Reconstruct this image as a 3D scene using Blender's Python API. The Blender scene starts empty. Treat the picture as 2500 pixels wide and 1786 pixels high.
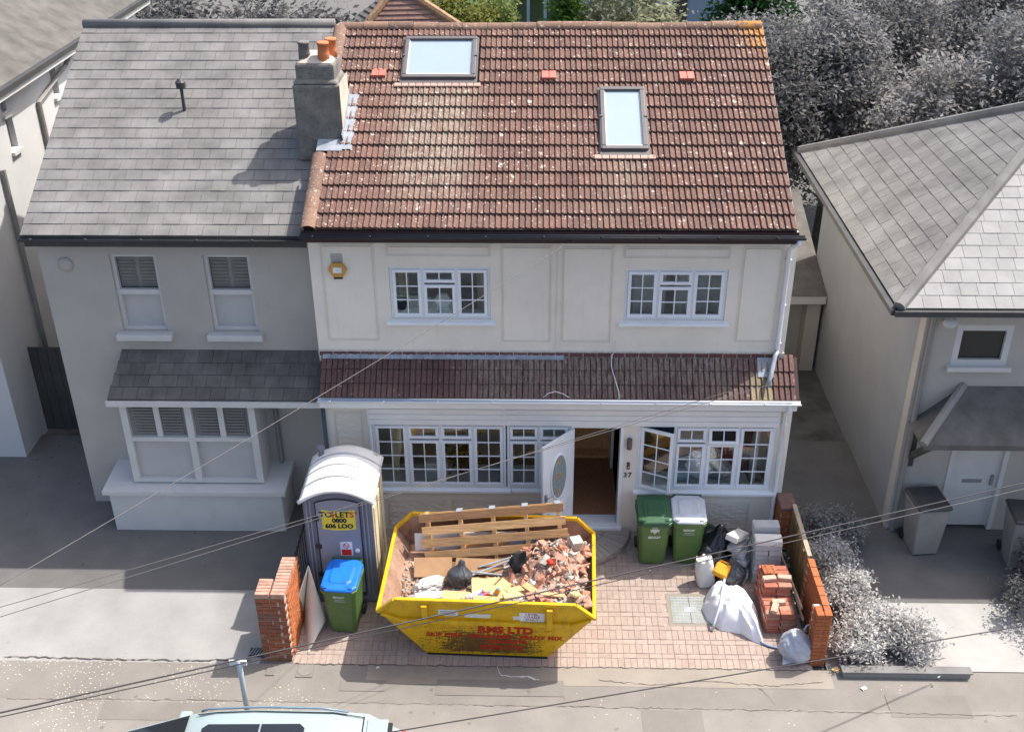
import bpy, bmesh, math, random
from mathutils import Vector, Matrix, Euler, noise as mnoise
R = math.radians
S = bpy.context.scene
COL = S.collection
random.seed(7)

# ------------------------------------------------------------------ camera, world, sun, exposure
CAM = Vector((3.629, -15.944, 12.387)); FPX = 2692.25
PIT, YAW, ROL = R(29.4216), R(-1.5586), R(-0.41063)
FWD = Vector((math.sin(YAW)*math.cos(PIT), math.cos(YAW)*math.cos(PIT), -math.sin(PIT)))
_r = Vector((math.cos(YAW), -math.sin(YAW), 0)); _u = _r.cross(FWD)
RGT = _r*math.cos(ROL)+_u*math.sin(ROL); UPV = -_r*math.sin(ROL)+_u*math.cos(ROL)
cd = bpy.data.cameras.new('camera'); cam = bpy.data.objects.new('camera', cd); COL.objects.link(cam)
cd.sensor_width = 36.0; cd.lens = FPX/2500*36.0; cd.clip_start = 0.5; cd.clip_end = 500
m3 = Matrix((RGT, UPV, -FWD)).transposed(); cam.matrix_world = Matrix.Translation(CAM) @ m3.to_4x4()
S.camera = cam

SUNV = Vector((0.56, 0.272, 1.0)).normalized()
w = bpy.data.worlds.new('World'); S.world = w; w.use_nodes = True
nt = w.node_tree; bg = nt.nodes['Background']
sky = nt.nodes.new('ShaderNodeTexSky'); sky.sky_type = 'NISHITA'; sky.sun_disc = False
sky.sun_elevation = math.asin(SUNV.z); sky.sun_rotation = math.atan2(SUNV.x, SUNV.y)
sky.air_density = 0.9; sky.dust_density = 4.0; sky.ozone_density = 0.5
nt.links.new(sky.outputs[0], bg.inputs[0]); bg.inputs[1].default_value = 0.15
sd = bpy.data.lights.new('sun', 'SUN'); sd.energy = 3.5; sd.angle = R(0.53); sd.color = (1.0, 0.95, 0.87)
so = bpy.data.objects.new('sun', sd); COL.objects.link(so)
so.rotation_euler = (-SUNV).to_track_quat('-Z', 'Y').to_euler(); so.location = (20, 8, 35)
S.view_settings.view_transform = 'Standard'; S.view_settings.look = 'None'
S.view_settings.exposure = 0.86; S.view_settings.gamma = 1.0
S.render.engine = 'CYCLES'
S.cycles.max_bounces = 8; S.cycles.transparent_max_bounces = 12

# pixel (of the 2500 px photograph) -> point on a plane
def ray(x, y): return (FWD*FPX + RGT*(x-1250) - UPV*(y-893)).normalized()
def onz(x, y, z): d = ray(x, y); return CAM + d*((z-CAM.z)/d.z)
def onY(x, y, Y): d = ray(x, y); return CAM + d*((Y-CAM.y)/d.y)
def onX(x, y, X): d = ray(x, y); return CAM + d*((X-CAM.x)/d.x)
def gz(Y):
    if Y > 0: return 0.0
    if Y > -3.23: return 0.054*Y
    return -0.1744 + 0.02*(Y+3.23)
def ong(x, y, h=0.0):
    z = h
    for _ in range(25):
        p = onz(x, y, z); z = gz(p.y)+h
    return p

# ------------------------------------------------------------------ node materials
class NT:
    def __init__(s, name, rough=0.7, spec=0.3, metal=0.0):
        s.m = bpy.data.materials.new(name); s.m.use_nodes = True; s.t = s.m.node_tree
        s.b = s.t.nodes['Principled BSDF']; s.set('Roughness', rough); s.set('Specular IOR Level', spec); s.set('Metallic', metal)
        s._pos = None
    def n(s, t): return s.t.nodes.new(t)
    def set(s, k, v):
        i = s.b.inputs[k]
        if hasattr(v, 'links') : s.t.links.new(v, i)
        else: i.default_value = v
    def put(s, i, v):
        if v is None: return
        if hasattr(v, 'is_output'): s.t.links.new(v, i)
        else:
            if hasattr(i.default_value, '__len__') and not hasattr(v, '__len__'): v = (v, v, v)
            if hasattr(i.default_value, '__len__') and len(i.default_value) == 4 and len(v) == 3: v = tuple(v)+(1,)
            i.default_value = v
    def pos(s):
        if s._pos is None: s._pos = s.n('ShaderNodeNewGeometry').outputs['Position']
        return s._pos
    def obj(s): return s.n('ShaderNodeTexCoord').outputs['Object']
    def math(s, op, a, b=None, c=None, clamp=False):
        x = s.n('ShaderNodeMath'); x.operation = op; x.use_clamp = clamp
        s.put(x.inputs[0], a); s.put(x.inputs[1], b)
        if c is not None: s.put(x.inputs[2], c)
        return x.outputs[0]
    def scl(s, v, k):
        x = s.n('ShaderNodeVectorMath'); x.operation = 'MULTIPLY'; s.put(x.inputs[0], v); s.put(x.inputs[1], k); return x.outputs[0]
    def noise(s, scale, detail=4, vec=None, rough=0.6):
        x = s.n('ShaderNodeTexNoise'); s.put(x.inputs['Vector'], vec or s.pos()); s.put(x.inputs['Scale'], scale)
        s.put(x.inputs['Detail'], detail); s.put(x.inputs['Roughness'], rough); return x.outputs['Fac']
    def vor(s, scale, vec=None, feat='F1'):
        x = s.n('ShaderNodeTexVoronoi'); x.feature = feat; s.put(x.inputs['Vector'], vec or s.pos()); s.put(x.inputs['Scale'], scale)
        return x.outputs
    def rng(s, v, a, b, c=0.0, d=1.0):
        x = s.n('ShaderNodeMapRange'); s.put(x.inputs[0], v); s.put(x.inputs[1], a); s.put(x.inputs[2], b); s.put(x.inputs[3], c); s.put(x.inputs[4], d)
        return x.outputs[0]
    def mix(s, f, a, b, mode='MIX'):
        x = s.n('ShaderNodeMix'); x.data_type = 'RGBA'; x.blend_type = mode
        s.put(x.inputs[0], f); s.put(x.inputs[6], a); s.put(x.inputs[7], b); return x.outputs[2]
    def sep(s, v):
        x = s.n('ShaderNodeSeparateXYZ'); s.put(x.inputs[0], v); return x.outputs
    def rand(s):
        a = s.n('ShaderNodeObjectInfo').outputs['Random']; b = s.n('ShaderNodeNewGeometry').outputs['Random Per Island']
        return s.math('FRACT', s.math('ADD', a, b))
    def bump(s, h, k=0.3, d=0.01):
        x = s.n('ShaderNodeBump'); s.put(x.inputs['Strength'], k); s.put(x.inputs['Distance'], d); s.put(x.inputs['Height'], h)
        s.t.links.new(x.outputs[0], s.b.inputs['Normal'])
    def col(s, c): s.put(s.b.inputs['Base Color'], c); return s.m

def hexc(r, g, b):
    f = lambda c: (c/255/12.92 if c/255 <= 0.04045 else ((c/255+0.055)/1.055)**2.4)
    return (f(r), f(g), f(b))
def mul(c, k): return tuple(min(1, x*k) for x in c)

def plain(name, c, rough=0.6, var=0.18, scale=3.0, bump=0.0, bs=60, spec=0.3, metal=0.0, rnd=0.0, dirt=0.0):
    n = NT(name, rough, spec, metal)
    f = n.rng(n.noise(scale, 6), 0.3, 0.7)
    k = n.mix(f, mul(c, 1-var), mul(c, 1+var))
    if rnd: k = n.mix(1.0, k, n.mix(n.rand(), (1-rnd,)*3, (1+rnd,)*3), 'MULTIPLY')
    if dirt:
        d = n.rng(n.noise(scale*4.3, 8, rough=0.75), 0.52, 0.72); k = n.mix(n.math('MULTIPLY', d, dirt), k, mul(c, 0.35))
    if bump: n.bump(n.noise(bs, 5), bump, 0.01)
    return n.col(k)

def tile_mat(name, c, lich=1.0, dark=0.0):
    n = NT(name, 0.85, 0.2); p = n.pos()
    r = n.rand()
    f = n.rng(n.noise(28, 5), 0.3, 0.7)
    k = n.mix(f, mul(c, 0.78), mul(c, 1.2))
    k = n.mix(1.0, k, n.mix(r, (0.80, 0.80, 0.82), (1.16, 1.13, 1.10)), 'MULTIPLY')
    # broad weathering
    wq = n.rng(n.noise(0.9, 5), 0.45, 0.7); k = n.mix(n.math('MULTIPLY', wq, 0.25), k, (0.19, 0.138, 0.118))
    sx, sy, sz = n.sep(p)[0:3]
    # grey lichen wash below the roof windows
    def box(x0, x1, y0, y1):
        a = n.math('MULTIPLY', n.rng(sx, x0, x0+0.5), n.rng(sx, x1, x1-0.5)); b = n.math('MULTIPLY', n.rng(sy, y0, y0+0.8), n.rng(sy, y1, y1-0.1))
        return n.math('MULTIPLY', a, b)
    st = n.noise(9, 6, n.scl(p, (3.2, 0.6, 0.6)), 0.7)
    if lich > 0.5:
        mk = n.math('ADD', box(1.0, 2.75, 0.3, 2.95), n.math('MULTIPLY', box(4.5, 5.5, 0.2, 1.45), 0.75))
    else:
        mk = box(2.2, 7.2, -0.6, 0.6)
    mk = n.math('MULTIPLY', mk, n.rng(st, 0.40, 0.56)); k = n.mix(n.math('MULTIPLY', mk, 0.9), k, n.mix(n.rng(n.noise(40, 4), .4, .65), (0.34, 0.29, 0.235), (0.17, 0.14, 0.115)))
    # spots
    dens = n.rng(n.noise(0.55, 4), 0.35, 0.65, 0.0, 0.28)
    for sc, th, keep, cc in ((4.6, 0.22, 0.74, (0.52, 0.47, 0.42)), (9, 0.26, 0.64, (0.50, 0.43, 0.375)), (17, 0.38, 0.56, (0.46, 0.38, 0.33)), (33, 0.44, 0.60, (0.32, 0.25, 0.21))):
        o = n.vor(sc, p); rs = n.sep(o['Color'])
        d = n.math('ADD', o['Distance'], n.math('MULTIPLY', n.math('SUBTRACT', n.noise(38, 4), 0.5), 0.45))
        a = n.math('MULTIPLY', n.math('LESS_THAN', d, n.math('MULTIPLY', rs[0], th)), n.math('GREATER_THAN', n.math('ADD', rs[1], dens), keep+0.14))
        k = n.mix(n.math('MULTIPLY', a, n.math('MULTIPLY', n.rng(rs[2], 0, 1, 0.45, 0.95), lich)), k, cc)
    if lich > 0.5:
        # orange lichen near the right end of the ridge
        dx = n.rng(sx, 6.0, 7.5); dz = n.rng(sy, 3.0, 4.4)
        e = n.math('MULTIPLY', dx, dz); e = n.math('ADD', e, n.math('MULTIPLY', n.rng(sx, 7.0, 7.6), n.rng(sy, 0.8, 3.6, 0.0, 0.35)))
        q = n.math('GREATER_THAN', n.noise(13, 6, None, 0.7), n.math('SUBTRACT', 0.74, n.math('MULTIPLY', e, 0.23)))
        k = n.mix(n.math('MULTIPLY', q, 0.85), k, (0.44, 0.215, 0.05))
    n.bump(n.noise(90, 4), 0.25, 0.006)
    return n.col(k)

def brick_mat(name, c1, c2, c3, dirt=0.3):
    n = NT(name, 0.85, 0.2); r = n.rand()
    k = n.mix(n.rng(r, 0.0, 0.6), c1, c2); k = n.mix(n.rng(r, 0.62, 1.0), k, c3)
    k = n.mix(n.rng(n.noise(22, 6), 0.45, 0.8, 0, 0.5), k, mul(c1, 0.6))
    if dirt: k = n.mix(n.math('MULTIPLY', n.rng(n.noise(14, 7, None, 0.75), 0.55, 0.68), dirt), k, (0.5, 0.44, 0.38))
    n.bump(n.noise(120, 4), 0.3, 0.006)
    return n.col(k)

def render_mat(name, c, heavy=False):
    n = NT(name, 0.85, 0.2)
    k = n.mix(n.rng(n.noise(1.1, 6), 0.35, 0.7), mul(c, 1.03), mul(c, 0.90))
    stn = n.rng(n.noise(5, 6, n.scl(n.pos(), (3, 3, 0.35)), 0.7), 0.55, 0.8, 0, 0.18); k = n.mix(stn, k, mul(c, 0.55))
    if heavy: n.bump(n.noise(9, 3, n.scl(n.pos(), (1, 1, 1.6)), 0.4), 0.55, 0.05)
    else: n.bump(n.noise(70, 5), 0.25, 0.006)
    return n.col(k)

def tarmac_mat(name, c, chips=0.0, spots=0.4):
    n = NT(name, 0.9, 0.15); p = n.pos()
    k = n.mix(n.rng(n.noise(1.4, 6), 0.35, 0.7), mul(c, 0.86), mul(c, 1.12))
    k = n.mix(n.rng(n.noise(160, 3), 0.45, 0.75, 0, 0.45), k, mul(c, 1.6))
    k = n.mix(n.rng(n.noise(230, 3), 0.56, 0.75, 0, 0.6), k, mul(c, 0.4))
    o = n.vor(3.3, p); rs = n.sep(o['Color']); d = n.math('ADD', o['Distance'], n.math('MULTIPLY', n.math('SUBTRACT', n.noise(25, 3), 0.5), 0.3))
    k = n.mix(n.math('MULTIPLY', n.math('LESS_THAN', d, n.math('MULTIPLY', rs[0], 0.12)), spots), k, mul(c, 0.35))
    if chips:
        o = n.vor(24, n.scl(p, (1.0, 1.35, 1.0))); rs = n.sep(o['Color']); d = n.math('ADD', o['Distance'], n.math('MULTIPLY', n.math('SUBTRACT', n.noise(38, 3), 0.5), 0.8))
        ar = n.math('MULTIPLY', n.rng(n.noise(0.8, 4), 0.38, 0.58), n.rng(n.sep(p)[0], 1.5, -1.5, 0.42, 1.0))
        a = n.math('MULTIPLY', n.math('LESS_THAN', d, 0.20), n.math('GREATER_THAN', n.math('MULTIPLY', rs[1], ar), 0.40)); k = n.mix(n.math('MULTIPLY', a, chips), k, (0.72, 0.66, 0.52))
    n.bump(n.noise(150, 4), 0.4, 0.006)
    return n.col(k)

def wood_mat(name, c, axis=0, var=0.35):
    n = NT(name, 0.75, 0.25); sc = [14, 14, 14]; sc[axis] = 1.2
    k = n.mix(n.rng(n.noise(3, 6, n.scl(n.obj(), tuple(sc)), 0.65), 0.3, 0.72), mul(c, 1-var), mul(c, 1+var))
    k = n.mix(1.0, k, n.mix(n.rand(), (0.8,)*3, (1.18,)*3), 'MULTIPLY')
    return n.col(k)

def glass_mat(name, tint=(0.94, 0.96, 0.96), refl=0.03):
    m = bpy.data.materials.new(name); m.use_nodes = True; t = m.node_tree; t.nodes.clear()
    o = t.nodes.new('ShaderNodeOutputMaterial'); mx = t.nodes.new('ShaderNodeMixShader'); tr = t.nodes.new('ShaderNodeBsdfTransparent'); gl = t.nodes.new('ShaderNodeBsdfGlossy')
    tr.inputs[0].default_value = tint+(1,); gl.inputs['Roughness'].default_value = 0.02; gl.inputs[0].default_value = (0.9, 0.95, 1, 1)
    lw = t.nodes.new('ShaderNodeFresnel'); lw.inputs[0].default_value = 1.5
    ad = t.nodes.new('ShaderNodeMath'); ad.operation = 'MULTIPLY_ADD'; ad.inputs[1].default_value = 0.6; ad.inputs[2].default_value = refl
    t.links.new(lw.outputs[0], ad.inputs[0]); t.links.new(ad.outputs[0], mx.inputs[0]); t.links.new(tr.outputs[0], mx.inputs[1]); t.links.new(gl.outputs[0], mx.inputs[2]); t.links.new(mx.outputs[0], o.inputs[0])
    return m

def film_mat(name, c, rough=0.25, trans=0.3):
    n = NT(name, rough, 0.5)
    n.set('Transmission Weight', 0.0); n.set('Alpha', 1.0-trans)
    return n.col(n.mix(n.rng(n.noise(5, 5), 0.3, 0.7), mul(c, 0.8), mul(c, 1.15)))

G = lambda v: (v, v, v)
def leaf_mat(name, c, c2):
    n = NT(name, 0.6, 0.3)
    n.set('Specular IOR Level', 0.08)
    k = n.mix(n.rand(), c, c2); k = n.mix(1.0, k, n.mix(n.rng(n.noise(1.8, 3), 0.35, 0.65), G(0.75), G(1.2)), 'MULTIPLY')
    tr = n.n('ShaderNodeBsdfTranslucent'); mx = n.n('ShaderNodeMixShader'); mx.inputs[0].default_value = 0.42; n.put(tr.inputs[0], k)
    out = [q for q in n.t.nodes if q.type == 'OUTPUT_MATERIAL'][0]; n.t.links.new(n.b.outputs[0], mx.inputs[1]); n.t.links.new(tr.outputs[0], mx.inputs[2]); n.t.links.new(mx.outputs[0], out.inputs[0])
    return n.col(k)

M = dict(
    tile=tile_mat('roof_tile', (0.158, 0.094, 0.078)), ltile=tile_mat('lean_to_tile', (0.128, 0.076, 0.070), 0.35),
    ridge=tile_mat('ridge_tile', (0.21, 0.135, 0.10), 1.0), vent=plain('red_vent_tile', (0.52, 0.16, 0.12), 0.6),
    render=render_mat('cream_render', (0.82, 0.755, 0.655)), rough=render_mat('trowelled_render', (0.76, 0.70, 0.605), True),
    upvc=plain('white_upvc', (0.80, 0.82, 0.85), 0.35, 0.04, 2, spec=0.5), upvc2=plain('white_cladding', (0.78, 0.77, 0.75), 0.45, 0.05, 2, spec=0.4),
    black=plain('black_plastic', (0.018, 0.018, 0.022), 0.4, 0.2, 4, spec=0.5), soffit=plain('dark_soffit', (0.05, 0.03, 0.03), 0.6),
    glass=glass_mat('window_glass'), room=plain('room_wall', (0.86, 0.83, 0.77), 0.9, 0.05), roomd=plain('room_floor', (0.42, 0.36, 0.30), 0.8),
    frame=plain('grey_window_metal', (0.115, 0.105, 0.105), 0.45, 0.1, spec=0.5), lead=plain('lead_flashing', (0.29, 0.32, 0.36), 0.45, 0.25, 6, 0.3, 25, spec=0.5),
    blind=plain('pale_blue_blind', (0.60, 0.72, 0.80), 0.35, 0.03), 
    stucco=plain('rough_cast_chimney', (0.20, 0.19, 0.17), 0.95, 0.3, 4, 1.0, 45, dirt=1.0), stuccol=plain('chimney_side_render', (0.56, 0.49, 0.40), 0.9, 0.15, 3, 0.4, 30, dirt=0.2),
    terra=plain('terracotta', (0.55, 0.19, 0.08), 0.7), mortar=plain('mortar', (0.56, 0.51, 0.45), 0.95, 0.25, 14, 0.4, 60),
    brick=brick_mat('old_red_brick', (0.33, 0.115, 0.058), (0.25, 0.09, 0.05), (0.20, 0.10, 0.07), 0.35), brickn=brick_mat('orange_brick', (0.42, 0.135, 0.05), (0.36, 0.11, 0.045), (0.44, 0.16, 0.07), 0.12),
    bricks=brick_mat('stack_brick', (0.46, 0.17, 0.11), (0.38, 0.13, 0.085), (0.48, 0.30, 0.22), 0.4), dbrick=brick_mat('flashing_brick', (0.16, 0.07, 0.065), (0.12, 0.06, 0.06), (0.2, 0.1, 0.09), 0.1),
    paver=brick_mat('paving_brick', (0.345, 0.272, 0.234), (0.37, 0.298, 0.256), (0.325, 0.25, 0.213), 0.4), joint=plain('paving_joint', (0.33, 0.265, 0.225), 0.95, 0.3, 9, 0.4),
    tarmac=tarmac_mat('pavement_tarmac', (0.205, 0.190, 0.172), 0.85), tarmac2=tarmac_mat('outer_pavement_tarmac', (0.225, 0.209, 0.190), 0.9), conc=tarmac_mat('concrete_apron', (0.265, 0.235, 0.20), 0, 0.15), patch=tarmac_mat('tarmac_patch', (0.192, 0.178, 0.161)),
    road=tarmac_mat('road_tarmac', (0.10, 0.10, 0.10)),
)
# ------------------------------------------------------------------ mesh helpers
WL = {}
def tag(o, label=None, cat=None, group=None, kind=None):
    if label: o['label'] = label
    if cat: o['category'] = cat
    if group: o['group'] = group
    if kind: o['kind'] = kind
    return o
def thing(name, label, cat, loc=(0, 0, 0), rot=(0, 0, 0), group=None):
    o = bpy.data.objects.new(name, None); COL.objects.link(o); o.empty_display_size = 0.2
    o.location = loc; o.rotation_euler = rot; WL[o.name] = Vector(loc)
    return tag(o, label, cat, group)
def link(name, me, mat=None, parent=None, loc=(0, 0, 0), rot=(0, 0, 0), scale=None):
    o = bpy.data.objects.new(name, me); COL.objects.link(o)
    if mat and not me.materials:
        for mm in (mat if isinstance(mat, (list, tuple)) else [mat]): me.materials.append(mm)
    o.parent = parent; o.location = loc; o.rotation_euler = rot
    if scale: o.scale = scale
    WL[o.name] = (WL[parent.name] if parent else Vector((0, 0, 0))) + Vector(loc)
    return o
def wpart(name, me, mat, parent, wloc, rot=(0, 0, 0), scale=None):
    return link(name, me, mat, parent, Vector(wloc)-WL[parent.name], rot, scale)

class MB:
    def __init__(s): s.v = []; s.f = []; s.mi = []
    def add(s, vs, fs, m=0):
        b = len(s.v); s.v += [Vector(v) for v in vs]; s.f += [tuple(i+b for i in f) for f in fs]; s.mi += [m]*len(fs); return s
    def box(s, x0, x1, y0, y1, z0, z1, m=0):
        return s.add([(x0, y0, z0), (x1, y0, z0), (x1, y1, z0), (x0, y1, z0), (x0, y0, z1), (x1, y0, z1), (x1, y1, z1), (x0, y1, z1)],
                     [(0, 3, 2, 1), (4, 5, 6, 7), (0, 1, 5, 4), (1, 2, 6, 5), (2, 3, 7, 6), (3, 0, 4, 7)], m)
    def obox(s, c, size, rot=(0, 0, 0), m=0):
        e = Euler(rot).to_matrix(); c = Vector(c); b = MB().box(-size[0]/2, size[0]/2, -size[1]/2, size[1]/2, -size[2]/2, size[2]/2)
        return s.add([c+e@v for v in b.v], b.f, m)
    def beam(s, a, b, wd, th, up=(0, 0, 1), m=0):
        a = Vector(a); b = Vector(b); d = (b-a).normalized(); u = Vector(up); x = d.cross(u)
        if x.length < 1e-4: x = d.cross(Vector((1, 0, 0)))
        x.normalize(); z = x.cross(d); vs = []
        for p in (a, b):
            for i, j in ((-1, -1), (1, -1), (1, 1), (-1, 1)): vs.append(p+x*i*wd/2+z*j*th/2)
        return s.add(vs, [(3, 2, 1, 0), (4, 5, 6, 7), (0, 1, 5, 4), (1, 2, 6, 5), (2, 3, 7, 6), (3, 0, 4, 7)], m)
    def prism(s, poly, vec, m=0):
        n = len(poly); vec = Vector(vec); vs = [Vector(p) for p in poly]+[Vector(p)+vec for p in poly]
        return s.add(vs, [tuple(range(n-1, -1, -1)), tuple(range(n, 2*n))]+[(i, (i+1) % n, n+(i+1) % n, n+i) for i in range(n)], m)
    def tube(s, pts, r, n=8, m=0, caps=True):
        pts = [Vector(p) for p in pts]; rs = r if isinstance(r, (list, tuple)) else [r]*len(pts); base = len(s.v); vs = []; fs = []
        x = None
        for i, p in enumerate(pts):
            d = (pts[min(i+1, len(pts)-1)]-pts[max(i-1, 0)]).normalized()
            if x is None: x = d.orthogonal().normalized()
            else: x = (x-d*x.dot(d)).normalized()
            y = d.cross(x)
            for k in range(n): a = 2*math.pi*k/n; vs.append(p+(x*math.cos(a)+y*math.sin(a))*rs[i])
        for i in range(len(pts)-1):
            for k in range(n): fs.append((i*n+k, i*n+(k+1) % n, (i+1)*n+(k+1) % n, (i+1)*n+k))
        if caps: fs += [tuple(range(n-1, -1, -1)), tuple((len(pts)-1)*n+k for k in range(n))]
        return s.add(vs, fs, m)
    def lathe(s, prof, c=(0, 0, 0), n=16, m=0):
        c = Vector(c); vs = []; fs = []
        for r, z in prof:
            for k in range(n): a = 2*math.pi*k/n; vs.append(c+Vector((r*math.cos(a), r*math.sin(a), z)))
        for i in range(len(prof)-1):
            for k in range(n): fs.append((i*n+k, i*n+(k+1) % n, (i+1)*n+(k+1) % n, (i+1)*n+k))
        fs += [tuple(range(n-1, -1, -1)), tuple((len(prof)-1)*n+k for k in range(n))]
        return s.add(vs, fs, m)
    def mesh(s, name, off=(0, 0, 0), smooth=False):
        me = bpy.data.meshes.new(name); o = Vector(off); me.from_pydata([tuple(v-o) for v in s.v], [], s.f)
        for p, mi in zip(me.polygons, s.mi): p.material_index = mi; p.use_smooth = smooth
        me.update(); return me
    def build(s, name, mat, parent=None, world=True, smooth=False, bevel=0.0, kind=None):
        off = WL[parent.name] if (parent and world) else (0, 0, 0)
        o = link(name, s.mesh(name, off, smooth), mat, parent)
        if bevel:
            b = o.modifiers.new('bevel', 'BEVEL'); b.width = bevel; b.segments = 2; b.limit_method = 'ANGLE'; b.angle_limit = R(40)
        if kind: o['kind'] = kind
        return o

def top(name, mb, mat, label, cat, group=None, base=None, smooth=False, bevel=0.0, kind=None):
    """one-mesh thing: origin at its base"""
    if base is None:
        zs = min(v.z for v in mb.v); base = Vector((sum(v.x for v in mb.v)/len(mb.v), sum(v.y for v in mb.v)/len(mb.v), zs))
    o = link(name, mb.mesh(name, base, smooth), mat, None, base)
    if bevel:
        b = o.modifiers.new('bevel', 'BEVEL'); b.width = bevel; b.segments = 2; b.limit_method = 'ANGLE'; b.angle_limit = R(40)
    return tag(o, label, cat, group, kind)

def bevel_mesh(name, sx, sy, sz, bev=0.006, jit=0.0, seed=0, segs=1):
    rg = random.Random(seed); bm = bmesh.new(); bmesh.ops.create_cube(bm, size=1.0)
    for v in bm.verts: v.co = Vector((v.co.x*sx, v.co.y*sy, v.co.z*sz))+Vector([rg.uniform(-jit, jit) for _ in range(3)])
    if bev: bmesh.ops.bevel(bm, geom=bm.edges[:], offset=bev, segments=segs, affect='EDGES')
    me = bpy.data.meshes.new(name); bm.to_mesh(me); bm.free(); return me

def text_mesh(body, size, bold=0.0, depth=0.002, align='CENTER', spacing=1.0):
    cu = bpy.data.curves.new('t', 'FONT'); cu.body = body; cu.size = size; cu.offset = bold; cu.extrude = depth; cu.align_x = align; cu.align_y = 'CENTER'; cu.space_character = spacing; cu.resolution_u = 3
    o = bpy.data.objects.new('t', cu); COL.objects.link(o); dg = bpy.context.evaluated_depsgraph_get(); dg.update()
    me = bpy.data.meshes.new_from_object(o.evaluated_get(dg)); bpy.data.objects.remove(o); bpy.data.curves.remove(cu); return me
def text_part(name, body, size, mat, parent, wloc, rot=(R(90), 0, 0), bold=0.0, spacing=1.0):
    me = text_mesh(body, size, bold, 0.001, 'CENTER', spacing); me.materials.clear(); return wpart(name, me, mat, parent, wloc, rot)

def wall_holes(mb, x0, x1, z0, z1, ya, yb, holes, m=0):
    xs = sorted({x0, x1, *[h[0] for h in holes], *[h[1] for h in holes]}); zs = sorted({z0, z1, *[h[2] for h in holes], *[h[3] for h in holes]})
    for i in range(len(xs)-1):
        for j in range(len(zs)-1):
            cx, cz = (xs[i]+xs[i+1])/2, (zs[j]+zs[j+1])/2
            if any(h[0] < cx < h[1] and h[2] < cz < h[3] for h in holes): continue
            mb.box(xs[i], xs[i+1], ya, yb, zs[j], zs[j+1], m)
def ring(mb, x0, x1, z0, z1, w, ya, yb, m=0):
    mb.box(x0, x1, ya, yb, z1-w, z1, m); mb.box(x0, x1, ya, yb, z0, z0+w, m); mb.box(x0, x0+w, ya, yb, z0+w, z1-w, m); mb.box(x1-w, x1, ya, yb, z0+w, z1-w, m)

def lump(seed, sx, sy, sz, amp=0.12, freq=2.5, sub=4, sharp=True, flat=0.0):
    """closed crumpled blob, base at z=0"""
    bm = bmesh.new(); bmesh.ops.create_icosphere(bm, subdivisions=sub, radius=1.0); off = Vector((seed*3.7, seed*1.3, seed*7.1))
    for v in bm.verts:
        d = v.co.normalized(); q = d*freq+off
        a = mnoise.fractal(q, 0.8, 2.0, 4)
        if sharp: a = 0.6*a-0.8*abs(mnoise.noise(q*1.7+Vector((5, 5, 5))))
        v.co = d*(1+amp*a*1.6); v.co = Vector((v.co.x*sx/2, v.co.y*sy/2, max(v.co.z, -0.82+flat)*sz/2))
    zm = min(v.co.z for v in bm.verts)
    for v in bm.verts: v.co.z -= zm
    me = bpy.data.meshes.new('lump'); bm.to_mesh(me); bm.free()
    for p in me.polygons: p.use_smooth = True
    return me

# ================================================================== THE SETTING
SLP = math.atan(0.054)
def sheet(mb, x0, x1, y0, y1, dz, m=0, nx=1):
    """strip of ground following the fall of the plot, y0 < y1"""
    ys = sorted({y0, y1, *[y for y in (0.0, -3.23) if y0 < y < y1]})
    for a, b in zip(ys[:-1], ys[1:]):
        mb.add([(x0, a, gz(a)+dz), (x1, a, gz(a)+dz), (x1, b, gz(b)+dz), (x0, b, gz(b)+dz)], [(0, 1, 2, 3)], m)
def struct(name, mb, mat, parent=None): return tag(mb.build(name, mat, parent), kind=None if parent else 'structure')
M['earth'] = plain('bare_ground', (0.10, 0.10, 0.095), 0.95, 0.4, 2.0, 0.5, 30)
M['gravelg'] = tarmac_mat('grey_yard_surface', (.135, .132, .128), 0, .5); M['sunlit_drive'] = tarmac_mat('sunlit_grey_drive', (.285, .278, .268), 0, .3)
M['lawn'] = plain('garden_lawn', (0.05, 0.085, 0.02), 0.95, 0.4, 3.0, 0.6, 40)
g = MB(); sheet(g, -60, 70, -60, -5.02, -0.16); struct('road', g, M['road'])
g = MB(); sheet(g, -60, 70, -4.9, 90, -0.06); struct('ground', g, M['earth'])
g = MB(); sheet(g, -3.2, 9.5, 9.0, 90, -0.03); struct('back_gardens', g, M['lawn'])
g = MB(); sheet(g, -60, -3.2, 9.0, 90, -0.03); sheet(g, 9.5, 70, 9.0, 90, -0.03); struct('grey_back_gardens', g, M['gravelg'])
g = MB(); sheet(g, -30, 40, -4.02, -3.238, 0.0); pave = struct('pavement', g, M['tarmac'])
g = MB(); sheet(g, -30, 40, -4.9, -4.02, 0.004); struct('outer_pavement', g, M['tarmac2'])
for x0, x1, y0, y1 in ((0.62, 1.32, -3.78, -3.56), (2.1, 4.05, -3.84, -3.52), (5.2, 6.1, -4.5, -4.08), (-2.9, -1.2, -4.4, -4.05), (8.9, 10.1, -4.15, -3.72)):
    g = MB(); sheet(g, x0, x1, y0, y1, 0.008); struct('tarmac_patch', g, M['patch'], pave)
def kerb_line():
    me = bevel_mesh('kerb_stone', 0.905, 0.125, 0.26, 0.015)
    k = tag(link('kerb', MB().box(-30, 40, -4.995, -4.925, -0.6, -0.26).mesh('kerb'), M['conc']), kind='structure')
    for i in range(16): wpart('kerb_stone', me, M['conc'], k, (-6+i*0.915, -4.96, gz(-4.96)-0.125))
kerb_line()
g = MB(); sheet(g, -30, -0.20, -3.238, 3.0, -0.012); struct('neighbour_forecourt', g, M['gravelg'])
g = MB(); sheet(g, -30, -0.72, -3.238, -1.62, -0.004); struct('sunlit_forecourt_strip', g, M['sunlit_drive'])  # paler surface paints the sunlit forecourt beyond the house shadow's edge
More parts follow.
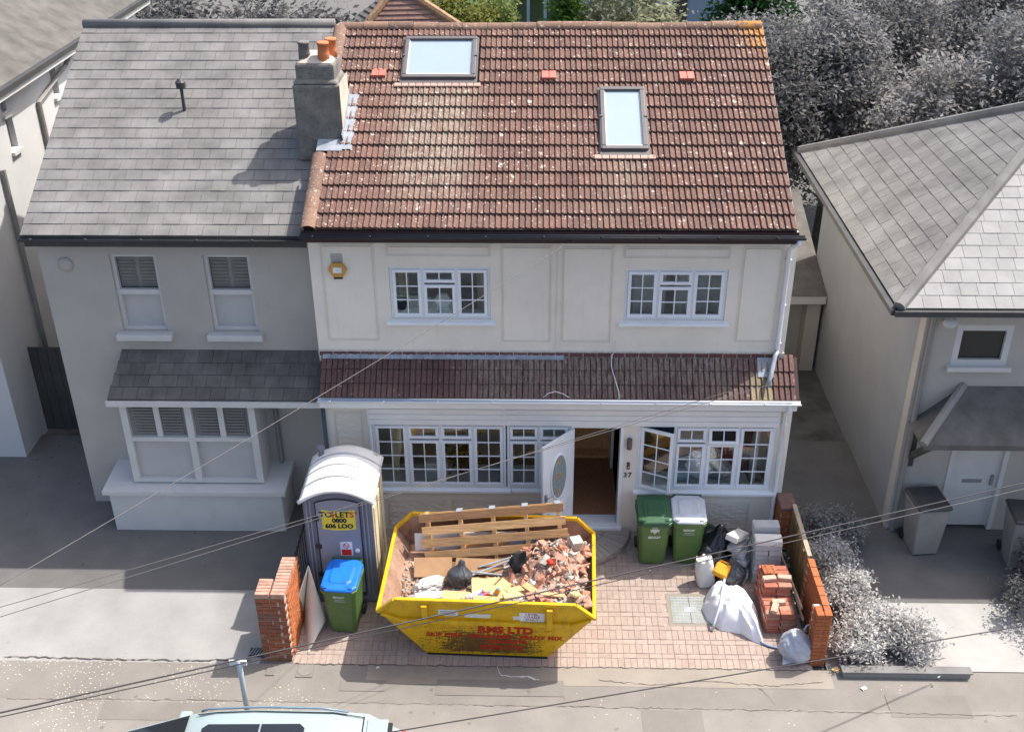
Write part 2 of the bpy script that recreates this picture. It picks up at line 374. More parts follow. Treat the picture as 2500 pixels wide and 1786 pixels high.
g = MB(); sheet(g, 8.15, 40, -3.30, 3.0, -0.012); struct('neighbour_front_garden', g, M['gravelg'])
# concrete apron with cracks between block paving and pavement
g = MB(); sheet(g, 1.0, 8.18, -3.62, -3.238, 0.004); apron = struct('concrete_apron', g, M['conc'])
M['crack'] = plain('dark_crack', (0.10, 0.088, 0.075), 1.0)
def crack(pts, wd, parent, dz, seed=0):
    rg = random.Random(seed); mb = MB(); L = []
    for (ax, ay), (bx, by) in zip(pts[:-1], pts[1:]):
        n = max(2, int(math.hypot(bx-ax, by-ay)/0.06))
        for i in range(n): t = i/n; L.append((ax+(bx-ax)*t+rg.uniform(-.012, .012), ay+(by-ay)*t+rg.uniform(-.018, .018)))
    for (ax, ay), (bx, by) in zip(L[:-1], L[1:]):
        w = wd*rg.uniform(0.4, 1.3)/2
        mb.add([(ax, ay-w, gz(ay)+dz), (bx, by-w, gz(by)+dz), (bx, by+w, gz(by)+dz), (ax, ay+w, gz(ay)+dz)], [(0, 1, 2, 3)])
    struct('crack', mb, M['crack'], parent)
crack([(4.6, -3.50), (5.4, -3.58), (6.3, -3.49), (7.2, -3.58), (8.1, -3.47)], 0.012, apron, 0.009, 1)
crack([(7.0, -3.55), (7.15, -3.8), (7.25, -4.0)], 0.010, pave, 0.012, 2)
crack([(-4.4, -4.03), (-1.4, -4.0), (1.5, -4.02), (6.6, -4.05), (10.8, -4.1)], 0.008, pave, 0.013, 3)
crack([(-4.8, -3.16), (-2.4, -3.2), (-0.8, -3.17)], 0.02, pave, 0.011, 4)
crack([(-0.35, -3.3), (-0.36, -4.0)], 0.008, pave, 0.011, 6); crack([(1.35, -3.62), (1.33, -4.02), (1.3, -4.6)], 0.008, pave, 0.012, 7)
crack([(-.15, -3.24), (2.0, -3.243), (5.0, -3.24), (7.9, -3.243)], 0.016, pave, 0.009, 8)
# block-paved drive: paving bricks with recessed joints
g = MB(); sheet(g, -0.20, 7.93, -3.235, 0.02, -0.010); drive = struct('driveway', g, M['joint'])
pv_v = [bevel_mesh('paver', 0.0955, 0.1955, 0.05, 0.004, 0.0015, i) for i in range(3)]; pv_h = [bevel_mesh('paver', 0.1955, 0.0955, 0.05, 0.004, 0.0015, 5+i) for i in range(3)]
for me in pv_v+pv_h: me.materials.append(M['paver'])
MANX = (5.86, 6.47, -2.27, -1.66)
pl = []
yy = -3.13; row = 0
while yy < -0.05:
    if row % 2 == 0:
        for i in range(81): pl.append((-0.14+i*0.1, yy, 0))
        yy += 0.15
    else:
        for i in range(41): pl.append((-0.09+i*0.2, yy, 1))
        yy += 0.15
    row += 1
def inman(x, y): return MANX[0]-0.12 < x < MANX[1]+0.12 and MANX[2]-0.07 < y < MANX[3]+0.07
def instep(x, y): return math.hypot(x-4.35, y) < 0.98
def hidden(x, y): return 1.95 < x < 3.9 and -2.95 < y < -1.4
pl = [p for p in pl if not inman(*p[:2]) and not instep(*p[:2])]
vis = sorted([p for p in pl if not hidden(*p[:2])], key=lambda p: p[1])
rest = MB(); rg = random.Random(3)
rot = (SLP, 0, 0)
for k, (x, y, h) in enumerate(vis):
    me = (pv_h if h else pv_v)[k % 3]; z = gz(y)-0.025+rg.uniform(-0.003, 0.002)
    if k < 300: wpart('paving_brick', me, None, drive, (x, y, z), (SLP+rg.uniform(-.006, .006), rg.uniform(-.008, .008), rg.uniform(-.012, .012)))
    else: e = Euler((SLP, 0, rg.uniform(-.012, .012))).to_matrix(); rest.add([e@v.co+Vector((x, y, z)) for v in me.vertices], [tuple(p.vertices) for p in me.polygons])
rest.build('paving_bricks', M['paver'], drive, kind='stuff')
g = MB(); x0, x1, y0, y1 = MANX
for a, b, c, d in ((x0-.07, x1+.07, y0-.07, y0), (x0-.07, x1+.07, y1, y1+.07), (x0-.07, x0, y0, y1), (x1, x1+.07, y0, y1)): sheet(g, a, b, c, d, -0.002)
struct('concrete_collar', g, M['conc'], drive)

# ================================================================== THE HOUSE
HX = 3.8
house = thing('house', 'cream rendered house with brown tiled roof, lean-to tiles and open white front door', 'house', (HX, 0.2, 0))
XL, XR, YU = -0.07, 7.73, 0.30
UWL = (1.20, 2.84, 4.10, 5.04); UWR = (5.03, 6.68, 4.10, 5.02)
mb = MB(); wall_holes(mb, XL, XR, 3.30, 5.64, YU, YU+0.26, [UWL, UWR]); mb.build('upper_wall', M['render'], house)
GL = (0.74, 3.08, 0.93, 2.26); GL2 = (3.10, 4.20, 0.93, 2.26); DR = (4.25, 5.05, -0.12, 2.26); GR = (5.36, 7.70, 0.93, 2.26)
mb = MB(); wall_holes(mb, -0.03, 7.93, -0.14, 2.92, 0.0, 0.22, [(GL[0], DR[0]-.02, .93, 2.26), DR, GR]); mb.build('lower_wall', M['render'], house)
# side and rear walls, gable
mb = MB(); mb.box(7.48, XR, YU+.262, 8.6, -.1, 5.64); mb.box(7.70, 7.93, .222, YU+.26, -.1, 2.92); mb.box(XL, .2, YU+.262, 8.6, -.1, 5.64); mb.box(.2, 7.48, 8.4, 8.6, -.1, 5.64)
mb.prism([(7.48, .36, 5.642), (7.48, 8.5, 5.642), (7.48, 4.41, 7.76)], (.2, 0, 0)); mb.prism([(.0, .36, 5.642), (.0, 8.5, 5.642), (.0, 4.41, 7.76)], (.2, 0, 0))
mb.build('side_wall', M['render'], house)
# rooms behind the glass
mb = MB()
for x0, x1, z0, z1, y0, y1 in ((.25, 3.9, 3.32, 5.6, YU+.27, 2.2), (3.95, 7.45, 3.32, 5.6, YU+.27, 2.2), (.1, 4.12, .12, 2.75, .24, 2.1), (5.12, 7.45, .12, 2.75, .24, 2.3)):
    mb.box(x0, x1, y1, y1+.05, z0, z1); mb.box(x0-.04, x0, y0, y1, z0, z1); mb.box(x1, x1+.04, y0, y1, z0, z1); mb.box(x0, x1, y0, y1, z1, z1+.03)
    mb.box(x0, x1, y0, y1, z0-.05, z0, 1)
mb.build('interior_walls', [M['room'], M['roomd']], house)
# hall seen through the open door
M['mat'] = plain('brown_hall_mat', (0.36, 0.175, 0.09), 0.95, 0.25, 30, 0.5, 120); M['lam'] = wood_mat('hall_laminate', (0.74, 0.44, 0.20), 1)
mb = MB(); mb.box(4.17, 5.08, .23, 2.05, .1, .18); mb.build('hall_mat', M['mat'], house)
mb = MB(); mb.box(4.17, 5.08, 2.05, 2.3, .12, .24); mb.box(4.17, 5.08, 2.3, 2.34, .12, 1.9); mb.build('hall_panel', M['lam'], house)
mb = MB(); mb.box(4.17, 5.08, 4.4, 4.45, .2, 2.7); mb.box(5.08, 5.11, .23, 4.4, .2, 2.7); mb.box(4.13, 4.165, .23, 4.4, .2, 2.7); mb.box(4.17, 5.08, .23, 4.4, 2.72, 2.75); mb.build('hall_walls', plain('hall_wall', (0.75, 0.66, 0.55), 0.8), house)
mb = MB(); mb.box(5.02, 5.075, 1.6, 2.4, .24, 2.2); mb.build('inner_door', M['upvc'], house, bevel=.01)

M['line'] = render_mat('dirty_moulding', (0.775, 0.712, 0.617))
# raised plaster panels on the wall
def panel(x0, x1, z0, z1, Y, mat, name='wall_panel', fill=True):
    mb = MB(); w = .014; ring(mb, x0, x1, z0, z1, w, Y-.010, Y+.004); ring(mb, x0+.035, x1-.035, z0+.035, z1-.035, .007, Y-.016, Y+.004)
    if fill: mb.box(x0+.042, x1-.042, Y-.009, Y+.004, z0+.042, z1-.042)
    p_ = mb.build(name, M['line'] if mat == M['render'] else mat, house)
    if fill and mat == M['render']: mb = MB(); mb.box(x0+.042, x1-.042, Y-.0105, Y-.0092, z0+.042, z1-.042); mb.build('panel_field', mat, p_)
for a in ((.11, .98, 3.70, 5.44), (1.17, 2.86, 5.23, 5.43), (3.02, 3.84, 3.69, 5.42), (4.0, 4.83, 3.69, 5.41), (4.98, 6.68, 5.21, 5.41), (6.88, 7.52, 3.71, 5.42)): panel(*a, YU, M['render'])
for a in ((.14, .64, 1.0, 2.5), (.95, 1.98, .06, .66), (2.10, 2.86, .06, .66), (2.98, 4.0, .06, .66), (5.75, 7.4, .06, .68)): panel(*a, 0.0, M['rough'])
mb = MB(); mb.tube([(3.925, YU-.012, 5.6), (3.93, YU-.012, 4.6), (3.92, YU-.012, 3.56)], .007, 6); mb.build('wall_cable', M['render'], house)

# ---- windows
def casement(parent, x0, x1, z0, z1, Y, nx=2, nz=3, hinge=None, ang=0.0, w=.052, glass='glass'):
    """frame, pane and glazing bars; origin on the hinge line"""
    if hinge == 'top': o = Vector(((x0+x1)/2, Y, z1))
    else: o = Vector((x0, Y, (z0+z1)/2))
    rt = (0, 0, 0) if not ang else ((ang, 0, 0) if hinge == 'top' else (0, 0, ang))
    a0, a1, b0, b1 = x0-o.x, x1-o.x, z0-o.z, z1-o.z
    mb = MB(); ring(mb, a0, a1, b0, b1, w, -.025, .03); f = wpart('casement', mb.mesh('casement'), M['upvc'], parent, o, rt)
    b = f.modifiers.new('bevel', 'BEVEL'); b.width = .008; b.segments = 2; b.limit_method = 'ANGLE'
    return f, (a0+w, a1-w, b0+w, b1-w), o, rt
def glaze(parent, rect, o, rt, nx, nz, glass='glass'):
    a0, a1, b0, b1 = rect
    mb = MB(); mb.box(a0, a1, .0, .006, b0, b1); wpart('pane', mb.mesh('pane'), M[glass], parent, o, rt)
    mb = MB(); h = .009
    for i in range(1, nx): x = a0+(a1-a0)*i/nx; mb.box(x-h, x+h, -.008, -.002, b0, b1)
    for j in range(1, nz): z = b0+(b1-b0)*j/nz; mb.box(a0, a1, -.011, -.001, z-h, z+h)
    if nx > 1 or nz > 1: wpart('glazing_bars', mb.mesh('glazing_bars'), M['upvc'], parent, o, rt)
def window(x0, x1, z0, z1, Y, lights, sill=None, name='window', par=None):
    mb = MB(); ring(mb, x0+.002, x1-.002, z0+.002, z1-.002, .045, Y+.0, Y+.075)
    xs = sorted({round(l[0], 3) for l in lights})
    for x in xs[1:]: mb.box(x-.032, x+.032, Y+.002, Y+.073, z0+.047, z1-.047)
    win = mb.build(name, M['upvc'], par or house, bevel=.006)
    for l in lights:
        f, r, o, rt = casement(win, l[0]+.02, l[1]-.02, l[2]+.02, l[3]-.02, Y-.002, hinge=l[6] if len(l) > 6 else None, ang=l[7] if len(l) > 7 else 0)
        glaze(win, r, o, rt, l[4], l[5])
    if sill:
        sx0, sx1, sd = sill; mb = MB(); mb.add([(sx0, Y+.07, z0-.012), (sx1, Y+.07, z0-.012), (sx1, Y-sd, z0-.03), (sx0, Y-sd, z0-.03), (sx0, Y+.07, z0-.075), (sx1, Y+.07, z0-.075), (sx1, Y-sd, z0-.085), (sx0, Y-sd, z0-.085)],
            [(0, 3, 2, 1), (4, 5, 6, 7), (0, 1, 5, 4), (1, 2, 6, 5), (2, 3, 7, 6), (3, 0, 4, 7)]); mb.build('sill', M['upvc'], win, bevel=.006)
    return win
for q in (UWL, UWR):
    x0, x1, z0, z1 = q; t = (x1-x0)
    a, b = x0+t*.325, x0+t*.665
    window(x0, x1, z0, z1, YU+.03, [(x0+.03, a, z0+.03, z1-.03, 2, 3), (a, b, z1-.30, z1-.03, 2, 1), (a, b, z0+.03, z1-.30, 2, 2), (b, x1-.03, z0+.03, z1-.03, 2, 3)], (x0-.08, x1+.09, .10))
x0, x1, z0, z1 = GL; wq = (x1-x0-.06)/4; e = x0+.03
window(x0+.04, x1, z0, z1, .0, [(e+.04, e+wq+.04, z0+.03, z1-.03, 2, 4)]+[(e+.04+wq*k, e+.03+wq*(k+1), z1-.33, z1-.03, 2, 1) for k in (1, 2)]+[(e+.04+wq*k, e+.03+wq*(k+1), z0+.03, z1-.33, 2, 3) for k in (1, 2)]+[(e+.03+wq*3, x1-.03, z0+.03, z1-.03, 2, 4)], (x0+.02, 3.16, .09))
window(3.10, 4.20, .93, 2.26, .0, [(3.13, 3.65, 1.93, 2.23, 2, 1), (3.65, 4.17, 1.93, 2.23, 2, 1), (3.13, 3.65, .96, 1.93, 2, 3), (3.65, 4.17, .96, 1.93, 2, 3)], (3.17, 4.21, .07))
x0, x1, z0, z1 = GR; ms = [5.39, 6.0, 6.535, 7.085, 7.67]
gw = window(x0, x1, z0, z1, .0, [(ms[0], ms[1], z0+.03, z1-.03, 2, 4, 'side', -R(24)), (ms[1], ms[2], z1-.36, z1-.03, 2, 1), (ms[2], ms[3], z1-.36, z1-.03, 2, 1, 'top', -R(16)), (ms[1], ms[2], z0+.03, z1-.36, 2, 3), (ms[2], ms[3], z0+.03, z1-.36, 2, 3), (ms[3], ms[4], z0+.03, z1-.03, 2, 4)], (5.32, 7.78, .10))
mb = MB(); mb.box(.735, .78, -.05, .07, .93, 2.26); mb.build('corner_post', M['upvc'], house, bevel=.006)
# curtains and things behind the panes
def curtain(x0, x1, z0, z1, Y, mat, amp=.03, wl=.16, name='curtain', taper=0.0):
    mb = MB(); n = 40; vs = []; fs = []
    for i in range(n+1):
        t = i/n
        for j, z in enumerate((z1, (z0+z1)/2, z0)):
            x = x0+(x1-x0)*t*(1-taper*j/2); vs.append((x, Y+amp*math.sin(x*6.283/wl+j*.4)*(.6+.2*j), z))
    for i in range(n):
        for j in range(2): fs.append((i*3+j, i*3+j+1, i*3+j+4, i*3+j+3))
    mb.add(vs, fs); return mb.build(name, mat, house, smooth=True)
M['net'] = film_mat('net_curtain', (0.72, 0.74, 0.72), 0.9, 0.25); M['cream'] = plain('cream_curtain', (0.62, 0.55, 0.40), 0.9); M['teal'] = plain('teal_fabric', (0.10, 0.17, 0.19), 0.9, 0.3, 6); M['purple'] = plain('purple_fabric', (0.05, 0.03, 0.07), 0.9)
M['bluef'] = plain('blue_grey_fabric', (0.07, 0.10, 0.14), 0.9, 0.3, 5); M['whitebag'] = plain('white_plastic_sack', (0.80, 0.79, 0.77), 0.5, 0.08, 5, spec=0.4); M['yellow'] = plain('yellow_plastic', (0.78, 0.36, 0.015), 0.4, 0.12, 5, spec=0.5); M['boxw'] = plain('white_box', (0.74, 0.75, 0.75), 0.5); M['grn'] = leaf_mat('house_plant', (0.025, 0.05, 0.02), (0.05, 0.08, 0.03)); M['pot'] = plain('brown_pot', (0.09, 0.06, 0.03), 0.6)
curtain(5.08, 5.75, 4.0, 5.1, .75, M['net']); curtain(5.9, 6.65, 4.0, 5.1, .8, M['net'], .04, .21); curtain(1.15, 1.45, 4.0, 5.1, .85, M['cream'], .03, .12); curtain(2.6, 2.9, 4.0, 5.1, .85, M['cream'], .03, .12)
curtain(1.05, 1.25, 1.0, 2.3, .35, M['cream'], .03, .09, taper=.5); curtain(7.3, 7.65, .6, 2.3, .6, plain('brown_curtain', (0.16, 0.07, 0.04), 0.9), .03, .12)
fu = thing('bed', 'teal covered bed seen through upper window nearest the alarm box', 'bed', (2.2, 1.45, 3.32))
link('mattress', lump(11, 2.1, 1.3, .9, .05, 2, 3), M['teal'], fu, (.25, 0, 0)); link('cushion', lump(12, .8, .7, .55, .08, 2, 3), M['purple'], fu, (-.85, -.55, .35))
mb = MB(); mb.prism([(math.cos(a)*.15+2.03, .58, 4.30+math.sin(a)*.14) for a in [R(60*k) for k in range(6)]], (0, .07, 0))
hexb = thing('alarm_box', 'white hexagonal box standing on upstairs window sill inside the glass', 'box', (2.03, .6, 4.09)); mb.build('cover', M['boxw'], hexb, bevel=.012)
MB().box(1.93, 2.13, .57, .66, 4.09, 4.17).build('base', M['boxw'], hexb)
link('window_board', MB().box(1.15, 2.9, .52, .72, 4.05, 4.09).mesh('window_board', WL[house.name]), M['upvc'], house)
def boxy(name, label, cat, x0, x1, y0, y1, z0, z1, mat, bev=.02): return top(name, MB().box(x0, x1, y0, y1, z0, z1), mat, label, cat, bevel=bev)
boxy('storage_box', 'white plastic box on table inside long ground floor window', 'box', 1.62, 2.02, .36, .62, .93, 1.18, M['boxw'], .03)
link('inner_sill', MB().box(.8, 4.1, .23, .7, .86, .93).mesh('inner_sill', WL[house.name]), M['upvc2'], house); link('inner_sill', MB().box(5.4, 7.4, .23, .62, .80, .87).mesh('inner_sill', WL[house.name]), M['upvc2'], house)
pt = thing('house_plant', 'dark leafy pot plant on sill of long ground floor window', 'plant', (2.3, .5, .93)); link('pot', MB().lathe([(.10, 0), (.14, .22), (.15, .24)], n=14).mesh('pot'), M['pot'], pt)
mb = MB(); rg = random.Random(5)
for _ in range(160):
    d = Vector((rg.gauss(0, .13), rg.gauss(0, .1), .36+rg.gauss(0, .14))); e = Euler((rg.uniform(-1, 1), rg.uniform(-1, 1), rg.uniform(0, 6))).to_matrix(); mb.add([d+e@Vector(v) for v in ((-.03, 0, 0), (0, -.06, 0), (.03, 0, 0), (0, .07, 0))], [(0, 1, 2, 3)])
link('foliage', mb.mesh('foliage'), M['grn'], pt)
top('sofa', MB().box(5.5, 7.4, 1.0, 1.9, .12, .75).box(5.5, 7.4, 1.7, 1.95, .75, 1.25), M['bluef'], 'dark blue sofa inside the window beside the front door', 'sofa', bevel=.08)
o = link('plastic_sack', lump(21, .55, .35, .62, .2, 2.2), M['whitebag'], None, (6.55, .46, .87)); tag(o, 'white plastic sack on the inner sill behind right-hand window', 'sack')
o = link('grey_sack', lump(22, .45, .3, .42, .2, 2.2), plain('grey_cloth', G(.35), .8), None, (6.9, .46, .87)); tag(o, 'grey cloth bundle on the inner sill behind right-hand window', 'bundle')
boxy('small_box', 'pale blue box on inner sill behind right-hand window', 'box', 6.05, 6.34, .3, .5, .87, 1.02, plain('pale_blue_card', (.42, .55, .66), .6), .01)

# ---- front door: frame, threshold, open leaf
mb = MB(); mb.box(4.20, 4.25, -.03, .1, -.02, 2.26); mb.box(5.05, 5.11, -.03, .1, -.02, 2.26); mb.box(4.2, 5.11, -.028, .098, 2.2, 2.258); mb.build('door_frame', M['upvc'], house, bevel=.006)
mb = MB(); mb.box(4.18, 5.14, -.10, .23, -.03, .12); mb.box(4.25, 5.05, -.05, .23, .12, .18); mb.build('threshold', M['upvc'], house, bevel=.008)
pa = onz(1323, 1093, 2.19); dang = math.atan2(pa.y+.03, pa.x-4.25)
DW, DH = .80, 2.0; DO = Vector((4.25, -.035, .19))
mb = MB(); mb.box(0, DW, -.025, .02, 0, DH); leaf = wpart('door', mb.mesh('door'), M['upvc'], house, DO, (0, 0, dang)); bb = leaf.modifiers.new('b', 'BEVEL'); bb.width = .006; bb.segments = 2
def ell(cx, cz, rx, rz, y, n=36): return [Vector((cx+rx*math.cos(2*math.pi*k/n), y, cz+rz*math.sin(2*math.pi*k/n))) for k in range(n)]
M['obs'] = plain('obscured_glass', (0.27, 0.32, 0.33), 0.25, 0.2, 14, 0.4, 90, spec=0.6)
mb = MB(); mb.prism(ell(DW/2, 1.22, .19, .44, .024), (0, .006, 0)); link('oval_pane', mb.mesh('oval_pane'), M['obs'], leaf)
def tubering(cx, cz, rx, rz, y, r, mat, nm):
    mb = MB(); p = ell(cx, cz, rx, rz, y); mb.tube(p+[p[0]], r, 8, caps=False); link(nm, mb.mesh(nm, smooth=True), mat, leaf)
tubering(DW/2, 1.22, .205, .455, .022, .022, M['upvc'], 'oval_frame')
for cz, cx in ((1.55, .40), (1.22, .36), (.92, .41), (1.28, .46)):
    mb = MB()
    for k in range(5): a = k*1.256; mb.prism([Vector((cx+.02*math.cos(a), .0315, cz+.02*math.sin(a))), Vector((cx+.045*math.cos(a+.4), .0315, cz+.06*math.sin(a+.4))), Vector((cx+.045*math.cos(a-.4), .0315, cz+.06*math.sin(a-.4)))], (0, .002, 0))
    link('glass_motif', mb.mesh('glass_motif'), M['yellow'], leaf)
mb = MB()
for off in (0, .07): mb.tube([Vector((.10, .022, .62-off)), Vector((.28, .022, .66-off)), Vector((.5, .022, .60-off)), Vector((.70, .022, .66-off))], .011, 6)
mb.tube([Vector((.14, .022, .5)), Vector((.4, .022, .43)), Vector((.66, .022, .5)), Vector((.66, .022, .12)), Vector((.14, .022, .12)), Vector((.14, .022, .5))], .011, 6)
link('moulding', mb.mesh('moulding', smooth=True), M['upvc'], leaf)
mb = MB(); mb.box(DW-.08, DW-.04, .02, .05, .78, 1.02); mb.tube([(DW-.06, .05, .95), (DW-.06, .075, .95), (DW-.2, .075, .95)], .012, 8); link('handle', mb.mesh('handle'), M['lead'], leaf)

# ---- number, bell, wall light, alarm
M['dark'] = plain('dark_metal', (0.05, 0.05, 0.05), 0.4, 0.1, spec=0.5)
text_part('house_number', '37', .135, M['dark'], house, (5.205, -.006, 1.215), bold=.004, spacing=1.15)
mb = MB(); mb.box(5.185, 5.235, -.03, 0, 1.35, 1.49); bell = mb.build('door_bell', plain('brown_plastic', (.12, .05, .04), .4), house, bevel=.008)
MB().lathe([(.012, 0), (.012, .008)], n=10).build('button', M['boxw'], bell, world=False); bpy.data.objects['button'].location = Vector((5.21, -.033, 1.40))-WL[house.name]; bpy.data.objects['button'].rotation_euler = (R(90), 0, 0)
mb = MB(); mb.tube([(5.205, -.06, 1.80), (5.205, -.06, 2.0)], .045, 14); mb.box(5.175, 5.235, -.06, 0, 1.86, 1.94); mb.build('wall_light', plain('grey_wall_light', (.10, .09, .09), .4, spec=.5), house)
M['amber'] = plain('amber_alarm_cover', (0.56, 0.30, 0.07), 0.45, 0.08)
mb = MB(); h6 = [Vector((.38+.155*math.cos(R(60*k)), YU-.012, 5.01+.145*math.sin(R(60*k)))) for k in range(6)]; mb.prism(h6, (0, -.06, 0))
al = mb.build('alarm_siren', M['amber'], house, bevel=.012)
mb = MB(); mb.box(.31, .45, YU-.0755, YU-.0725, 4.965, 5.06); mb.build('label_plate', M['boxw'], al); mb = MB(); mb.lathe([(.008, 0), (.008, .002)], n=8); o = link('keyhole', mb.mesh('k'), M['dark'], al, Vector((.38, YU-.0775, 5.01))-WL[house.name], (R(90), 0, 0))
mb = MB(); mb.box(.31, .45, YU-.05, YU-.012, 4.845, 4.87); mb.build('strobe', M['black'], al)
mb = MB(); mb.box(.28, .47, YU-.0135, YU-.012, 5.13, 5.28); mb.build('bare_patch', plain('bare_render_patch', (.42, .41, .40), .95, .3, 30), house)

# ---- main roof
RP = R(26); RO = Vector((0, .05, 5.79)); RS = Vector((0, math.cos(RP), math.sin(RP))); RN = Vector((0, -math.sin(RP), math.cos(RP)))
def rp(x, s, n=0.0): return RO+Vector((x, 0, 0))+RS*s+RN*n
LEN = 4.86
mb = MB(); mb.prism([rp(-.06, .02, -.08), rp(-.06, LEN, -.08), rp(-.06, LEN, -.0), rp(-.06, .02, -.0)], (7.66, 0, 0))
yr = 2*4.42-.05; mb.prism([(-.06, 4.43, 7.93), (-.06, yr+.3, 5.7), (-.06, yr+.3, 5.6), (-.06, 4.43, 7.80)], (7.66, 0, 0))
roof = mb.build('roof', M['soffit'], house)
def tile_mesh(name, wd, ln, lift, seed, n2=2):
    """interlocking tile: two rolls wide, lower edge at y=0 lifted on the course below"""
    u = wd/n2; prof = []
    for k in range(n2):
        b = k*u; prof += [(b+.001, -.010), (b+.005, .012), (b+.013, .024), (b+.029, .024), (b+.040, .008), (b+u-.013, .006), (b+u-.006, -.010)]
    n = len(prof); vs = [(x, 0, z+lift) for x, z in prof]+[(x, ln, z) for x, z in prof]+[(x, 0, -.004) for x, z in prof]
    fs = [(i, i+1, n+i+1, n+i) for i in range(n-1)]+[(2*n+i, 2*n+i+1, i+1, i) for i in range(n-1)]
    return MB().add(vs, fs).mesh(name)
GA = .305; TW = .1875
tm = [tile_mesh('tile', TW, GA+.05, .044, 0)]; tm[0].materials.append(M['tile'])
SK1 = (1.24, 2.51, 3.40, 4.47); SK2 = (4.65, 5.40, 1.67, 3.15)
def in_sky(x, s):
    for a, b, c, d in (SK1, SK2):
        if a < x < b and c < s+GA*.55 and s+GA*.5 < d: return True
    return x < .36 and 1.72 < s+.15 < 3.0
rest = MB(); rg = random.Random(11); cnt = 0; allt = []
for r in range(16):
    for c in range(40): allt.append((r, c))
for r, c in allt:
    x = .13+c*TW; s = r*GA
    if in_sky(x+TW/2, s): continue
    dz = rg.uniform(-.002, .004); rx = RP+rg.uniform(-.004, .004); rz = rg.uniform(-.006, .006)
    if cnt < 300: wpart('tile', tm[0], None, roof, rp(x, s+rg.uniform(-.003, .003), .002+dz), (rx, 0, rz)); cnt += 1
    else:
        e = Euler((rx, 0, rz)).to_matrix(); o = rp(x, s, .002+dz); rest.add([o+e@v.co for v in tm[0].vertices], [tuple(p.vertices) for p in tm[0].polygons])
rest.build('tiles', M['tile'], roof, kind='stuff')
# ridge and verge tiles
def halfround(ln, r, n=15, th=.02):
    vs = []; fs = []
    for j, x in enumerate((0, ln)):
        for k in range(n): a = math.pi*(k/(n-1))*1.0; vs.append((x, -math.cos(a)*r, math.sin(a)*r*.85))
        for k in range(n): a = math.pi*(k/(n-1))*1.0; vs.append((x, -math.cos(a)*(r-th), math.sin(a)*(r-th)*.85))
    for k in range(n-1): fs += [(k, k+1, 2*n+k+1, 2*n+k), (n+k+1, n+k, 3*n+k, 3*n+k+1), (k+1, k, n+k, n+k+1), (2*n+k, 2*n+k+1, 3*n+k+1, 3*n+k)]
    m = MB().add(vs, fs).mesh('ridge_tile'); m.materials.append(M['ridge']); return m
rm = halfround(.44, .125)
for i in range(17): wpart('ridge_tile', rm, None, roof, (.0+i*.447, 4.425, 7.905+rg.uniform(-.006, .006)+.012*math.sin(i*.9)), (0, rg.uniform(-.008, .008), rg.uniform(-.008, .008)))
vm = halfround(.40, .13)
for i in range(12):
    s = -.02+i*.405
    if 1.62 < s+.2 < 2.95: continue
    o = wpart('verge_tile', vm, None, roof, rp(.02, s, .0)); o.rotation_euler = Matrix((RS, Vector((-1, 0, 0)), RN)).transposed().to_euler()
mb = MB(); mb.prism([rp(7.60, -.01, -.10), rp(7.60, LEN, -.10), rp(7.60, LEN, .012), rp(7.60, -.01, .012)], (.03, 0, 0)); mb.build('verge_board', plain('grey_verge_mortar', G(.30), .9), roof)
# vent tiles
for x, s in ((.70, 3.46), (3.66, 3.40), (6.04, 3.38)):
    mb = MB(); mb.prism([rp(x, s, .03), rp(x, s+.24, .03), rp(x, s+.24, .05), rp(x, s, .105)], (.115, 0, 0)); mb.prism([rp(x+.13, s, .03), rp(x+.13, s+.24, .03), rp(x+.13, s+.24, .05), rp(x+.13, s, .105)], (.115, 0, 0))
    mb.prism([rp(x+.115, s+.01, .03), rp(x+.115, s+.23, .03), rp(x+.115, s+.23, .04), rp(x+.115, s+.01, .085)], (.015, 0, 0)); mb.build('vent_tile', M['vent'], roof, bevel=.006)
